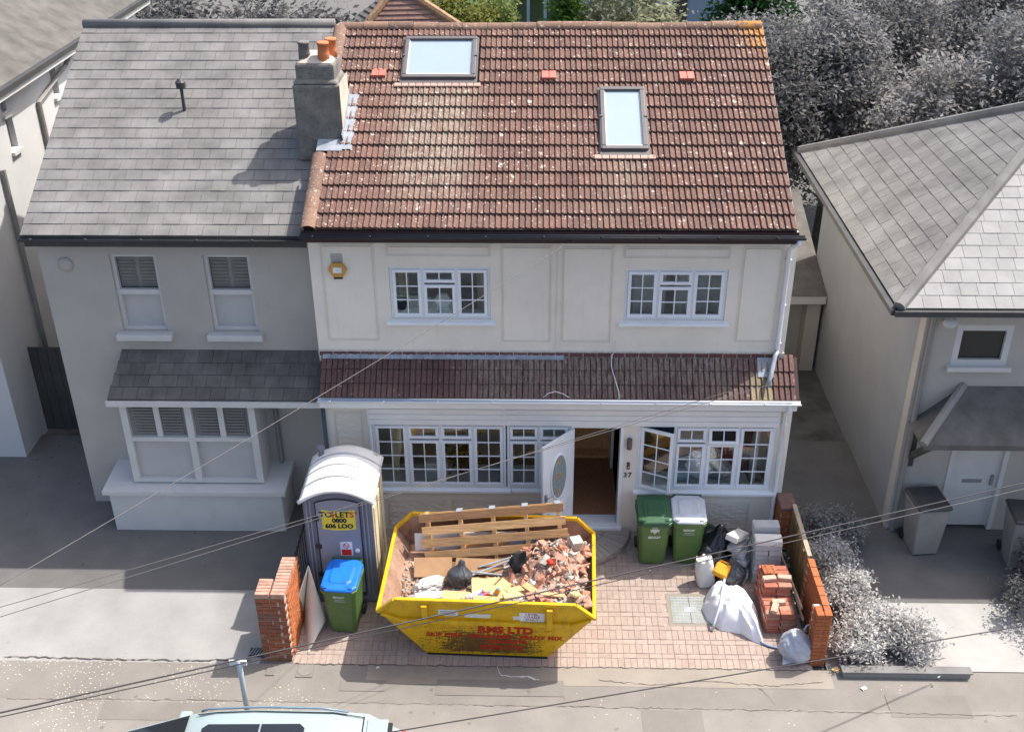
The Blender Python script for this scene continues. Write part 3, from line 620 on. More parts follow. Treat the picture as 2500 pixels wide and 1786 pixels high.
# roof windows
def rbox(mb, x0, x1, s0, s1, n0, n1, m=0):
    b = MB().box(x0, x1, s0, s1, n0, n1); mb.add([rp(v.x, v.y, v.z) for v in b.v], b.f, m)
M['skyglass'] = plain('sky_tinted_glass', (0.30, 0.375, 0.43), 0.10, 0.02, 2, spec=0.8)  # pale blue base colour stands for reflected sky over a pale blind
for k, (x0, x1, s0, s1) in enumerate((SK1, SK2)):
    w = .075
    mb = MB(); rbox(mb, x0, x1, s0, s0+w, .0, .12); rbox(mb, x0, x1, s1-w, s1, .0, .13); rbox(mb, x0, x0+w, s0+w, s1-w, .0, .125); rbox(mb, x1-w, x1, s0+w, s1-w, .0, .125)
    rw = mb.build('roof_window', M['frame'], house, bevel=.008)
    mb = MB(); rbox(mb, x0+w, x1-w, s0+w, s1-w, .06, .085); mb.build('pane', M['skyglass'], rw)
    mb = MB(); rbox(mb, x0+w, x1-w, s0+w, s0+w+.03, .0855, .10); rbox(mb, x0+w, x0+w+.012, s0+w, s1-w, .0855, .095); rbox(mb, x1-w-.012, x1-w, s0+w, s1-w, .0855, .095); mb.build('glazing_bead', M['upvc'], rw)
    mb = MB(); rbox(mb, x0-.015, x0-.003, s0+.02, (s0+s1)/2, .03, .11); rbox(mb, x0-.02, x0+.03, (s0+s1)/2, (s0+s1)/2+.03, .105, .14); mb.build('side_cover', M['frame'], rw); mb = MB(); rbox(mb, x1+.003, x1+.015, s0+.02, (s0+s1)/2, .03, .11); rbox(mb, x1-.03, x1+.02, (s0+s1)/2, (s0+s1)/2+.03, .105, .14); mb.build('side_cover', M['frame'], rw)
    mb = MB(); rbox(mb, x0-.035, x1+.035, s0-.10, s1+.03, .03, .068); mb.build('flashing', M['frame'], rw)
    mb = MB(); n = int((x1-x0+.26)/.125)
    for i in range(n): rbox(mb, x0-.13+i*.125+.003, x0-.13+(i+1)*.125-.003, s0-.175, s0-.085, .035, .068)
    mb.build('apron', plain('pink_lead_apron', (0.46, 0.31, 0.25), 0.75, 0.15, 8), rw, bevel=.012)
# gutter, fascia, soffit, downpipe
mb = MB(); mb.box(-.10, 7.66, .02, .06, 5.58, 5.77); mb.box(-.10, 7.66, .06, YU+.01, 5.60, 5.625); mb.build('fascia', M['soffit'], house)
def gutter(x0, x1, Y, z, r, mat, name, par=house):
    vs = []; fs = []; n = 9
    for x in (x0, x1):
        for rr in (r, r-.006):
            for k in range(n): a = math.pi+math.pi*k/(n-1); vs.append((x, Y+rr*math.cos(a), z+rr*math.sin(a)*1.05))
    for k in range(n-1): fs += [(k+1, k, 2*n+k, 2*n+k+1), (n+k, n+k+1, 3*n+k+1, 3*n+k), (k, k+1, n+k+1, n+k), (2*n+k+1, 2*n+k, 3*n+k, 3*n+k+1)]
    fs += [(0, n, 3*n, 2*n), (n-1, 3*n-1, 4*n-1, 2*n-1)]
    mb = MB().add(vs, fs)
    for i in range(int((x1-x0)/.9)+1): xx = x0+.2+i*.9; mb.box(xx, xx+.04, Y-r-.004, Y-r+.012, z-.03, z+.015)
    return mb.build(name, mat, par, smooth=True)
gutter(-.12, 7.75, -.045, 5.735, .058, M['black'], 'gutter')
mb = MB(); mb.tube([(7.66, -.05, 5.68), (7.66, -.05, 5.61), (7.60, .12, 5.50), (7.60, YU-.05, 5.40), (7.60, YU-.05, 3.62), (7.60, YU-.06, 3.56)], .036, 12); 
for z in (5.2, 4.4, 3.7): mb.box(7.55, 7.65, YU-.07, YU, z, z+.03)
mb.build('downpipe', M['upvc'], house, smooth=True)
mb = MB(); mb.tube([(7.60, YU-.06, 3.575), (7.56, YU-.12, 3.50), (7.47, YU-.36, 3.28), (7.41, YU-.5, 3.14)], .040, 12); mb.build('downpipe_shoe', M['lead'], house, smooth=True)
# ---- lean-to roof
LP = math.atan2(.51, .55); LO = Vector((0, -.25, 2.92)); LS = Vector((0, math.cos(LP), math.sin(LP))); LN = Vector((0, -math.sin(LP), math.cos(LP)))
def lp(x, s, n=0): return LO+Vector((x, 0, 0))+LS*s+LN*n
mb = MB(); mb.prism([lp(-.03, .0, -.05), lp(-.03, .74, -.05), lp(-.03, .74, -.002), lp(-.03, .0, -.002)], (7.98, 0, 0)); lean = mb.build('lean_to_roof', M['soffit'], house)
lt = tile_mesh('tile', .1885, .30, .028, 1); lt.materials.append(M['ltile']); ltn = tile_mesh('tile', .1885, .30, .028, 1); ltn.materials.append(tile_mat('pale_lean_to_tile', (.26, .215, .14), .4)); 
for r in range(3):
    for c in range(42):
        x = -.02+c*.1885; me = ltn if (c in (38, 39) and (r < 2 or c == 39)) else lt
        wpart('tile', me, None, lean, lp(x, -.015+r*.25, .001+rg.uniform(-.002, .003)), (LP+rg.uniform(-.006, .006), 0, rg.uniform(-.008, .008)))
bm_ = bevel_mesh('brick', .222, .10, .075, .006, .003, 2); bm_.materials.append(M['dbrick'])
mb = MB(); mb.box(XL, XR, YU-.03, YU, 3.40, 3.515); bc = mb.build('brick_course', M['mortar'], house)
for i in range(33): wpart('brick', bm_, None, bc, (.06+i*.2335, YU+.01, 3.462+rg.uniform(-.002, .002)))
mb = MB(); n = 64
for i in range(n): x = .0+i*.0635; mb.prism([lp(x, .66, .03), lp(x, .745, .03), lp(x, .745, .042+.006*(i % 2)), lp(x, .66, .036+.008*(i % 2))], (.062, 0, 0))
mb.build('lead_strip', M['lead'], lean)
mb = MB(); mb.prism([lp(7.28, .38, .034), lp(7.28, .72, .034), lp(7.28, .72, .04), lp(7.28, .38, .04)], (.26, 0, 0)); mb.build('lead_tray', M['lead'], lean)
mb = MB(); mb.box(-.03, 7.93, -.24, -.215, 2.70, 2.90); mb.box(-.03, 7.93, -.215, .0, 2.68, 2.70); mb.build('lower_fascia', M['upvc2'], house)
gutter(-.05, 7.97, -.30, 2.895, .056, M['upvc'], 'lower_gutter')
mb = MB(); mb.tube([(7.80, -.30, 2.86), (7.80, -.30, 2.74), (7.80, -.16, 2.62), (7.80, -.045, 2.55), (7.80, -.045, .06), (7.80, -.10, .0)], .034, 12); 
for z in (2.3, 1.5, .7): mb.box(7.755, 7.845, -.06, 0, z, z+.03)
mb.build('lower_downpipe', M['upvc'], house, smooth=True)
mb = MB(); mb.tube([(-.03, -.04, 2.7), (-.03, -.04, .0)], .035, 10); mb.build('lower_downpipe', plain('blue_grey_pipe', (.07, .085, .12), .5), house, smooth=True)
for i in range(4):
    mb = MB(); mb.box(.74, 7.70, -.075+.004*i, .0, 2.262+i*.105, 2.262+i*.105+.100); mb.build('cladding_board', M['upvc2'], house, bevel=.012)
for q in ((3.04, 3.08, -.082, -.07, 2.26, 2.68), (.725, .745, -.08, 0, 2.26, 2.68), (7.695, 7.715, -.08, 0, 2.26, 2.68)): MB().box(*q).build('cladding_trim', M['upvc2'], house)
# loose cable over the tiles
mb = MB(); mb.tube([(4.92, YU-.02, 3.72), (4.92, YU-.03, 3.56), (4.86, YU-.06, 3.47), lp(4.85, .55, .05), lp(4.9, .35, .045), lp(4.97, .1, .05), lp(4.97, -.02, .05)], .008, 6); mb.build('loose_cable', M['upvc2'], house, smooth=True)
mb = MB(); mb.tube([lp(3.72, .0, .06), lp(3.80, .06, .09), lp(3.92, .09, .1), lp(4.05, .05, .09), lp(4.15, .0, .05)], .007, 6); mb.build('loose_cable', M['upvc2'], house, smooth=True)
M['gpot'] = plain('sooty_pot', (.17, .165, .16), .8)
# ---- chimney on the party wall
CX0, CX1, CY0, CY1 = -.40, .36, 1.80, 2.62
mb = MB(); mb.box(CX0, CX1, CY0, CY1, 6.3, 7.58); mb.prism([(CX0, CY0, 7.58), (CX1, CY0, 7.58), (CX1-.05, CY0+.06, 7.66), (CX0+.05, CY0+.06, 7.66)], (0, .7, 0)); mb.box(CX0+.06, CX1-.06, CY0+.07, CY1-.09, 7.6, 7.90)
chim = mb.build('chimney', M['stucco'], house, bevel=.04)
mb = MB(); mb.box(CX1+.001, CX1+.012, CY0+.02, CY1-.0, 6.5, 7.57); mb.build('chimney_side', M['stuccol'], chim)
mb = MB(); mb.prism([(CX0+.07, CY0+.08, 7.9), (CX1-.07, CY0+.08, 7.9), (CX1-.2, CY0+.22, 8.0), (CX0+.2, CY0+.22, 8.0)], (0, .42, 0)); mb.build('flaunching', M['stuccol'], chim, bevel=.03)
for x, y in ((-.20, 2.06), (.12, 2.02), (.20, 2.28)):
    mb = MB(); mb.lathe([(.10, 7.92), (.095, 8.05), (.085, 8.18), (.1, 8.185), (.1, 8.22), (.07, 8.22)], (x, y, 0), 14); mb.build('chimney_pot', M['terra'] if x > 0 else M['gpot'], chim, smooth=True)
mb = MB(); mb.prism([rp(.36, 1.92, .035), rp(.36, 3.05, .035), rp(.36, 3.05, .17), rp(.36, 1.92, .17)], (.014, 0, 0)); rbox(mb, .37, .53, 1.72, 3.05, .036, .048); rbox(mb, -.05, .37, 1.68, 1.95, .036, .05); mb.build('chimney_flashing', M['lead'], chim)

# ================================================================== FRONT OF THE HOUSE: THINGS
def xf(o, p): return o.matrix_basis @ Vector(p)
# fan-shaped brick step
st = thing('door_step', 'half-round grey brick step below the open front door', 'step', (4.35, -.02, gz(-.4)-.02))
M['stepb'] = brick_mat('grey_step_brick', (0.36, 0.32, 0.285), (0.40, 0.355, 0.315), (0.33, 0.29, 0.26), 0.25)
pts = [(math.cos(a)*.95, math.sin(a)*.95, 0) for a in [math.pi+math.pi*k/28 for k in range(29)]]
MB().prism(pts, (0, 0, .10)).build('mortar_bed', M['joint'], st, world=False)
def wedge(r0, r1, da, h):
    a0, a1 = -da/2+.004/r1, da/2-.004/r1
    return MB().prism([(r0*math.cos(a0), r0*math.sin(a0), 0), (r1*math.cos(a0), r1*math.sin(a0), 0), (r1*math.cos(a1), r1*math.sin(a1), 0), (r0*math.cos(a1), r0*math.sin(a1), 0)], (0, 0, h)).mesh('brick')
for r0, r1, n in ((.50, .94, 24), (.06, .485, 14)):
    da = math.pi/n; me = wedge(r0, r1, da, .115); me.materials.append(M['stepb'])
    for k in range(n): link('brick', me, None, st, (0, 0, random.uniform(-.003, .003)), (0, 0, math.pi+da*(k+.5)))

# ---- skip
M['skipy'] = None
def skip_mat():
    n = NT('yellow_skip_paint', 0.45, 0.4); p = n.obj(); x, y, z = n.sep(p)[0:3]
    y0 = (0.76, 0.435, 0.008)
    k = n.mix(n.rng(n.noise(2.5, 5, p), 0.35, 0.7), mul(y0, 0.85), mul(y0, 1.08))
    # scratches: long thin, mostly in the lower middle of the panel
    area = n.math('MULTIPLY', n.rng(n.math('ABSOLUTE', x), 1.25, 0.3), n.math('MULTIPLY', n.rng(z, 0.02, 0.12), n.rng(z, 0.82, 0.45)))
    area = n.math('ADD', n.math('MULTIPLY', area, 1.0), 0.10)
    s1 = n.noise(7, 9, n.scl(p, (0.8, 1, 4.2)), 0.8); s2 = n.noise(11, 7, n.scl(p, (4.0, 1, 0.9)), 0.75)
    q = n.math('GREATER_THAN', n.math('ADD', s1, n.math('MULTIPLY', area, 0.21)), 0.655)
    q2 = n.math('GREATER_THAN', n.math('ADD', s2, n.math('MULTIPLY', area, 0.18)), 0.662)
    q = n.math('MAXIMUM', q, q2)
    rust = n.mix(n.rng(n.noise(30, 4, p), 0.35, 0.65), (0.045, 0.022, 0.014), (0.13, 0.055, 0.022))
    k = n.mix(n.math('MULTIPLY', q, 0.92), k, rust)
    gr = n.rng(n.noise(4, 6, n.scl(p, (2, 1, .5)), 0.7), 0.48, 0.75, 0, 0.55); k = n.mix(gr, k, (0.30, 0.19, 0.03))
    return n.col(k)
def skip_in():
    n = NT('dusty_rusty_steel', 0.85, 0.2); p = n.obj()
    k = n.mix(n.rng(n.noise(2.2, 7, p, 0.7), 0.35, 0.65), (0.40, 0.27, 0.20), (0.23, 0.125, 0.08))
    k = n.mix(n.rng(n.noise(7, 6, n.scl(p, (1, 1, .4)), 0.75), 0.56, 0.7, 0, .75), k, (0.10, 0.05, 0.03))
    return n.col(k)
M['skipy'] = skip_mat(); M['skipin'] = skip_in(); M['redp'] = plain('red_stencil_paint', (0.50, 0.03, 0.012), 0.5, 0.3, 9, dirt=0.35); M['sticker'] = plain('white_sticker', (0.72, 0.70, 0.64), 0.5, 0.08, 14, dirt=0.25)
SKO = Vector((2.885, -2.19, gz(-2.19)+.004)); SKR = (SLP, R(1.2)*0, R(-2.0))
skip = thing('skip', 'dented yellow builders skip full of rubble on the drive', 'skip', SKO, SKR)
SB, SE, ST = .95, 1.65, 1.37; ZE, ZT = 1.03, 1.31; W0, W1 = .83, 1.0
def sw(z): return W0+(W1-W0)*z/ZT
def sp(x, z, sg): return Vector((x, sg*sw(z), z))
side = [(-SB, 0), (SB, 0), (SE, ZE), (ST, ZT), (-ST, ZT), (-SE, ZE)]
mb = MB()
th = .022
for sg in (-1, 1):
    P = [sp(x, z, sg) for x, z in side]
    if sg < 0: mb.prism(P, (0, th, 0))
    else: mb.prism(P, (0, -th, 0))
sides = mb
def quad_slab(a, b, c, d, off, m0=0):
    n = (Vector(b)-Vector(a)).cross(Vector(d)-Vector(a)).normalized()*off
    return MB().add([Vector(q) for q in (a, b, c, d)]+[Vector(q)+n for q in (a, b, c, d)], [(0, 1, 2, 3), (7, 6, 5, 4), (0, 4, 5, 1), (1, 5, 6, 2), (2, 6, 7, 3), (3, 7, 4, 0)], m0)
for sg in (-1, 1):
    m2 = MB(); P = [sp(x, z, sg) for x, z in side]; m2.add(P, [tuple(range(6)) if sg < 0 else tuple(range(5, -1, -1))], 0); Q = [p-Vector((0, sg*th, 0)) for p in P]; m2.add(Q, [tuple(range(5, -1, -1)) if sg < 0 else tuple(range(6))], 1)
    link('side_panel', m2.mesh('side_panel'), [M['skipy'], M['skipin']], skip)
for sg in (-1, 1):
    a, b, c, d = (sg*SB, -W0, 0), (sg*SB, W0, 0), (sg*SE, sw(ZE), ZE), (sg*SE, -sw(ZE), ZE)
    if sg < 0: a, b, c, d = b, a, d, c
    m2 = MB(); vs = [Vector(q) for q in (a, b, c, d)]; nn = (vs[1]-vs[0]).cross(vs[3]-vs[0]).normalized()*-th
    m2.add(vs, [(0, 1, 2, 3)], 0); m2.add([v+nn for v in vs], [(3, 2, 1, 0)], 1); link('end_panel', m2.mesh('end_panel'), [M['skipy'], M['skipin']], skip)
m2 = MB().box(-SB, SB, -W0, W0, 0.0, .03); link('floor', m2.mesh('floor'), M['skipin'], skip)
for sg in (-1, 1):
    m2 = MB(); path = [(-SE, ZE), (-ST, ZT), (ST, ZT), (SE, ZE)]
    for (x0, z0), (x1, z1) in zip(path[:-1], path[1:]): m2.beam(sp(x0, z0, sg), sp(x1, z1, sg), .06, .07, (0, 0, 1) if abs(z0-z1) < .01 else (0, 1, 0))
    r_ = link('side_rim', m2.mesh('side_rim'), M['skipy'], skip); b_ = r_.modifiers.new('b', 'BEVEL'); b_.width = .012; b_.segments = 2
    m2 = MB().beam((sg*SE, -sw(ZE)-.02, ZE), (sg*SE, sw(ZE)+.02, ZE), .06, .06); r_ = link('end_rim', m2.mesh('end_rim'), M['skipy'], skip); b_ = r_.modifiers.new('b', 'BEVEL'); b_.width = .012; b_.segments = 2
    # side rail and folded lower edges
    m2 = MB().beam(sp(-1.30, .86, sg)+Vector((0, sg*.03, 0)), sp(1.30, .86, sg)+Vector((0, sg*.03, 0)), .06, .075); m2.beam(sp(-1.30, .86, sg)+Vector((0, sg*.03, 0)), sp(-1.60, 1.00, sg)+Vector((0, sg*.02, 0)), .06, .05); m2.beam(sp(1.30, .86, sg)+Vector((0, sg*.03, 0)), sp(1.60, 1.00, sg)+Vector((0, sg*.02, 0)), .06, .05)
    r_ = link('side_rail', m2.mesh('side_rail'), M['skipy'], skip); b_ = r_.modifiers.new('b', 'BEVEL'); b_.width = .012; b_.segments = 2
    for x in (-.92, .98):
        m2 = MB().beam(sp(x, .80, sg)+Vector((0, sg*.05, 0)), sp(x, 1.26, sg)+Vector((0, sg*.05, 0)), .085, .07, (0, 1, 0)); m2.tube([sp(x, .74, sg)+Vector((0, 0, 0)), sp(x, .74, sg)+Vector((0, sg*.11, 0))], .03, 10)
        r_ = link('lifting_lug', m2.mesh('lifting_lug'), M['skipy'], skip)
    m2 = MB().beam((-SB, sg*(W0+.0), .012), (SB, sg*(W0+.0), .012), .035, .03); link('base_edge', m2.mesh('base_edge'), M['black'], skip)
def stext(body, size, x, z, bold=.004, mat=None, spacing=1.05, name='lettering', dy=.004):
    me = text_mesh(body, size, bold, .0008, 'CENTER', spacing); me.materials.clear(); lean_ = math.atan((W1-W0)/ZT)
    return link(name, me, mat or M['redp'], skip, (x, -sw(z)-dy, z), (R(90)+lean_, 0, 0))
stext('RMS LTD', .215, .30, .66, .012, spacing=1.0)
stext('SKIP HIRE - GRAB HIRE - READY MIX', .125, .12, .50, .006)
stext('CONCRETE', .115, .30, .375, .006); stext('0208 312', .16, .22, .225, .008, spacing=1.1)
for x0, x1, z0, z1, t in ((-.72, -.42, .98, 1.12, None), (-.32, .08, .95, 1.04, None), (.42, .86, .93, 1.02, None), (.98-.10, .98-.09, 1, 1.01, None)):
    if t is None and x1-x0 > .05:
        m2 = MB(); m2.add([sp(x0, z0, -1)-Vector((0, .003, 0)), sp(x1, z0, -1)-Vector((0, .003, 0)), sp(x1, z1, -1)-Vector((0, .003, 0)), sp(x0, z1, -1)-Vector((0, .003, 0))], [(0, 1, 2, 3)]); link('sticker', m2.mesh('sticker'), M['sticker'], skip)
m2 = MB(); m2.add([sp(.52, .90, -1)-Vector((0, .004, 0)), sp(.90, .90, -1)-Vector((0, .004, 0)), sp(.90, 1.11, -1)-Vector((0, .004, 0)), sp(.52, 1.11, -1)-Vector((0, .004, 0))], [(0, 1, 2, 3)]); link('level_loads_sticker', m2.mesh('sticker'), M['boxw'], skip)
M['maroon'] = plain('maroon_print', (.30, .03, .05), .6)
for i, t in enumerate(('LEVEL', 'LOADS', 'ONLY')): stext(t, .068, .71, 1.068-i*.062, .001, M['maroon'], 1.15, 'sticker_text', .006)
for i in range(3): m2 = MB().add([sp(-.69, 1.0+i*.035, -1)-Vector((0, .005, 0)), sp(-.45, 1.0+i*.035, -1)-Vector((0, .005, 0)), sp(-.45, 1.012+i*.035, -1)-Vector((0, .005, 0)), sp(-.69, 1.012+i*.035, -1)-Vector((0, .005, 0))], [(0, 1, 2, 3)]); link('sticker_line', m2.mesh('l'), plain('blue_print', (.2, .25, .4), .6), skip)
SKM = Matrix.Translation(SKO) @ Euler(SKR).to_matrix().to_4x4()
def sk(x, y, z): return SKM @ Vector((x, y, z))
# ---- rubble bed inside
def fill(x, y):
    h = .75+.05*mnoise.noise(Vector((x*2, y*2, 1)))
    h += .58*math.exp(-((x-1.08)/.66)**2-((y-.10)/.75)**2); h -= .06*math.exp(-((x+.6)/.8)**2-((y+.3)/.5)**2)
    h += .36*math.exp(-((y+.95)/.42)**2)*(1 if x > -1.1 else max(0, 1+(x+1.1)*2.5))
    return h
def inside(x, y, z, m=.06): return abs(x) < SB+(SE-SB)*min(z, ZE)/ZE-m and abs(y) < sw(z)-m
M['rub'] = brick_mat('brick_rubble', (0.52, 0.27, 0.185), (0.44, 0.195, 0.13), (0.52, 0.39, 0.31), 0.6); M['dust'] = plain('brick_dust', (0.38, 0.24, 0.175), 0.95, 0.3, 6, 0.6, 40); M['plas'] = plain('plaster_crumbs', (0.46, 0.41, 0.35), 0.95, 0.25, 20)
mb = MB(); nx, ny = 40, 24; idx = {}
for i in range(nx+1):
    for j in range(ny+1):
        x = -1.5+3.0*i/nx; y = -.88+1.76*j/ny; h = fill(x, y); xm = SB+(SE-SB)*h/ZE-.03; x = max(-xm, min(xm, x)); y = max(-sw(h)+.03, min(sw(h)-.03, y)); idx[i, j] = len(mb.v); mb.v.append(Vector((x, y, h)))
for i in range(nx):
    for j in range(ny): mb.f.append((idx[i, j], idx[i+1, j], idx[i+1, j+1], idx[i, j+1])); mb.mi.append(0)
rb = MB(); rb.v = [SKM@v for v in mb.v]; rb.f = mb.f; rb.mi = mb.mi
rub = link('rubble', rb.mesh('rubble', sk(0, 0, .7), True), M['dust'], None, sk(0, 0, .7)); tag(rub, 'dusty bed of crushed brick and plaster filling the yellow skip', 'rubble', kind='stuff')
def chunk_mesh(seed, s):
    rg = random.Random(seed); bm = bmesh.new(); bmesh.ops.create_cube(bm, size=1)
    for v in bm.verts: v.co = Vector((v.co.x*rg.uniform(.6, 1.1), v.co.y*rg.uniform(.5, .8), v.co.z*rg.uniform(.4, .65)))*s+Vector([rg.uniform(-.18, .18)*s for _ in range(3)])
    bmesh.ops.convex_hull(bm, input=bm.verts); bmesh.ops.bevel(bm, geom=bm.edges[:], offset=.05*s, segments=1, affect='EDGES')
    me = bpy.data.meshes.new('brick_piece'); bm.to_mesh(me); bm.free(); me.materials.append(M['rub']); return me
cm = [chunk_mesh(i, .14) for i in range(10)]
for i in (2, 6): cm[i].materials.clear(); cm[i].materials.append(plain('mortar_lump', (.50, .44, .38), .95, .25, 20, .4, 60))
_b = [bevel_mesh('brick_piece', .15, .1025, .065, .006, .008, 90+i) for i in range(3)]
for m_ in _b: m_.materials.append(M['rub'])
cm[4], cm[8] = _b[0], _b[1]; rg = random.Random(21); k = 0; tries = 0; fine = MB()
def on_heap(x, y): return math.exp(-((x-1.05)/.60)**2-((y+.0)/.95)**2) > .22
while k < 290 and tries < 6000:
    tries += 1; x = rg.uniform(.15, 1.55); y = rg.uniform(-.86, .82)
    if not on_heap(x, y): continue
    z = fill(x, y)+rg.uniform(0, .05)
    if not inside(x, y, z, .10): continue
    s = rg.choice((.45, .55, .7, .8, .9, 1.0, 1.2)); o = link('brick_piece', cm[k % 10], None, None, sk(x, y, z), (rg.uniform(-1, 1), rg.uniform(-1, 1), rg.uniform(0, 6.3)), (s, s, s)); tag(o, 'broken piece of red brick on the rubble heap in the skip', 'brick piece', 'broken bricks heaped in the skip'); k += 1
for j in range(26):
    x = rg.uniform(-1.42, -.1); y = rg.uniform(-.84, -.62) if j > 7 else rg.uniform(-.8, -.3); x = x if j > 7 else rg.uniform(-1.42, -1.2); z = fill(x, y)+.02
    if inside(x, y, z, .08): s = rg.uniform(.5, .95); o = link('brick_piece', cm[j % 10], None, None, sk(x, y, z), (rg.uniform(-1, 1), rg.uniform(-1, 1), rg.uniform(0, 6.3)), (s, s, s)); tag(o, 'broken brick piece lying along the near side of the skip', 'brick piece', 'broken bricks along the skip side')
for j in range(2600):
    x = rg.uniform(-1.48, 1.5); y = rg.uniform(-.87, -.45) if rg.random() < .7 else rg.uniform(-.8, .5); z = fill(x, y)+rg.uniform(-.01, .02)
    if not inside(x, y, z, .04): continue
    s = rg.uniform(.010, .032); e = Euler((rg.uniform(0, 6), rg.uniform(0, 6), rg.uniform(0, 6))).to_matrix(); p = sk(x, y, z); b = MB().box(-s, s, -s*.8, s*.8, -s*.5, s*.5); fine.add([p+e@v for v in b.v], b.f)
o = link('plaster_crumbs', fine.mesh('crumbs', sk(0, 0, .8)), M['plas'], None, sk(0, 0, .8)); tag(o, 'small grey crumbs of plaster and mortar scattered in the skip', 'rubble', kind='stuff')

# ---- pallet leaning in the skip
M['pal'] = wood_mat('pallet_wood', (0.62, 0.38, 0.18), 0); M['pald'] = wood_mat('dark_pallet_wood', (0.36, 0.20, 0.10), 0)
A = onY(1026, 1252, -1.40); Bp = onY(1374, 1224, -1.36); Cc = onY(1053, 1385, -1.72)
pal = thing('pallet', 'long timber pallet standing on edge against back of the skip', 'pallet', A)
ux = (Bp-A).normalized(); uz = (A-Cc); uz = (uz-ux*uz.dot(ux)).normalized(); uy = uz.cross(ux); PL = (Bp-A).length; PH = 1.05
def pp(x, y, z): return ux*x+uy*y+uz*z
def pboard(x0, x1, y0, y1, z0, z1, nm, mt):
    b = MB().box(x0, x1, y0, y1, z0, z1); me = MB().add([pp(*v) for v in b.v], b.f).mesh(nm); link(nm, me, mt, pal)
for i, zt_ in enumerate((0, -.22, -.43, -.64, -.85)): pboard(-.02+.03*(i % 2), PL+.02*(i % 3), -.095, -.068, zt_-.135, zt_, 'slat', M['pald'] if i == 0 else M['pal'])
for i, zt_ in enumerate((-.03, -.28, -.55, -.80)): pboard(-.01, PL, .068, .092, zt_-.12, zt_, 'slat', M['pal'])
for i in range(5): x = .08+i*(PL-.2)/4; pboard(x, x+.06, -.067, .067, -1.0, .0, 'stringer', M['pal']); pboard(x-.02, x+.08, -.096, .094, .001, .006, 'strap', M['lead']) if i else None
# ---- things lying on the skip load
def fz(x, y): return fill(x, y)
def slab(name, label, x, y, z, sx, sy, sz, rot, mat, cat, group=None):
    me = bevel_mesh(name, sx, sy, sz, min(.006, sz*.3)); o = link(name, me, mat, None, sk(x, y, z if cat == 'panel' else fz(x, y)+max(.02, (z-.80)*.75)), rot); return tag(o, label, cat, group)
M['ply'] = wood_mat('pale_board', (0.56, 0.38, 0.19), 0, .12); M['card'] = plain('brown_cardboard', (0.33, 0.20, 0.11), .9, .12, 5)
slab('chipboard_sheet', 'wide pale chipboard sheet lying flat in middle of skip', .25, -.25, .885, 1.05, .50, .022, (.02, -.03, .08), M['ply'], 'board')
slab('cream_board', 'pale cream board beside the plastic bottles in the skip', -.42, -.42, .90, .62, .22, .03, (.05, .02, -.06), M['ply'], 'board')
for x, y, z, l, r, lb in ((.18, -.52, .93, .52, (.1, .05, -.5), 'short pale timber offcut crossing others at near side of skip'), (.45, -.62, .92, .42, (0, .1, .35), 'pale timber offcut lying near the skip front rim'), (.02, -.66, .90, .48, (.1, -.05, -.15), 'pale timber offcut next to yellow bottle in skip'), (.72, -.60, .93, .40, (.05, .1, -.7), 'pale timber wedge against the broken bricks in skip'), (1.36, -.78, .98, .30, (.2, .6, 1.2), 'pale timber end sticking up in near right corner of skip'), (-.3, .02, .90, 1.1, (0, .02, .05), 'long thin batten lying across skip behind the boards')):
    slab('timber_offcut', lb, x, y, z, l, .12 if l < 1 else .06, .045, r, M['ply'], 'timber')
slab('cardboard_sheet', 'torn brown cardboard at left foot of the pallet', -.95, .22, .93, .62, .34, .02, (.5, .05, .1), M['card'], 'cardboard')
slab('cardboard_sheet', 'brown cardboard flap behind the tied grey sack in skip', -.2, .28, .93, .8, .3, .015, (.35, -.05, -.1), M['card'], 'cardboard')
for x, y, z, l, r, lb in ((.0, .18, 1.0, .75, (0, -.25, .3), 'thin white trim length tilted in the middle of skip'), (.32, .14, 1.0, .6, (0, .5, 1.2), 'silver metal strip leaning beside the dark rucksack'), (-.1, .08, .98, .6, (0, -.1, -.25), 'thin white trim length low between cardboard and timber'), (.12, .3, 1.02, .7, (0, -.3, .1), 'thin pale trim length near pallet foot')):
    slab('trim_strip', lb, x, y, z, l, .035, .02, r, M['lead'], 'trim')
for x, y, z, l, r, mt, lb in ((-.45, .72, 1.0, 1.7, (1.3, -.02, .02), M['boxw'], 'long white panel standing behind the pallet slats'), (.75, .70, 1.05, 1.0, (1.25, .0, -.02), M['lead'], 'grey sheet standing behind the pallet slats')):
    slab('waste_panel', lb, x, y, z, l, .3, .015, r, mt, 'panel')
for x, y, z, l, w_, r, lb in ((-.15, -.50, .86, .70, .14, (.05, .02, -.3), 'pale plank under the plastic bottles in the skip'), (.55, -.40, .87, .55, .20, (-.1, .08, .55), 'square pale ply offcut near the white paper ball'), (-.62, -.62, .85, .40, .10, (.1, .05, .4), 'short grey-brown stick among crumbs at near left of skip'), (.95, -.72, .90, .50, .07, (.2, -.1, -.25), 'narrow pale lath lying over bricks near skip rim')):
    slab('timber_offcut', lb, x, y, z, l, w_, .03, r, M['ply'], 'timber')
M['sackg'] = plain('dark_grey_plastic', (.055, .06, .068), .3, .25, 6, spec=.6); M['sackb'] = plain('black_plastic_sack', (.012, .013, .018), .22, .3, 6, spec=.65); M['clear'] = film_mat('cloudy_plastic', (.62, .60, .58), .3, .12)
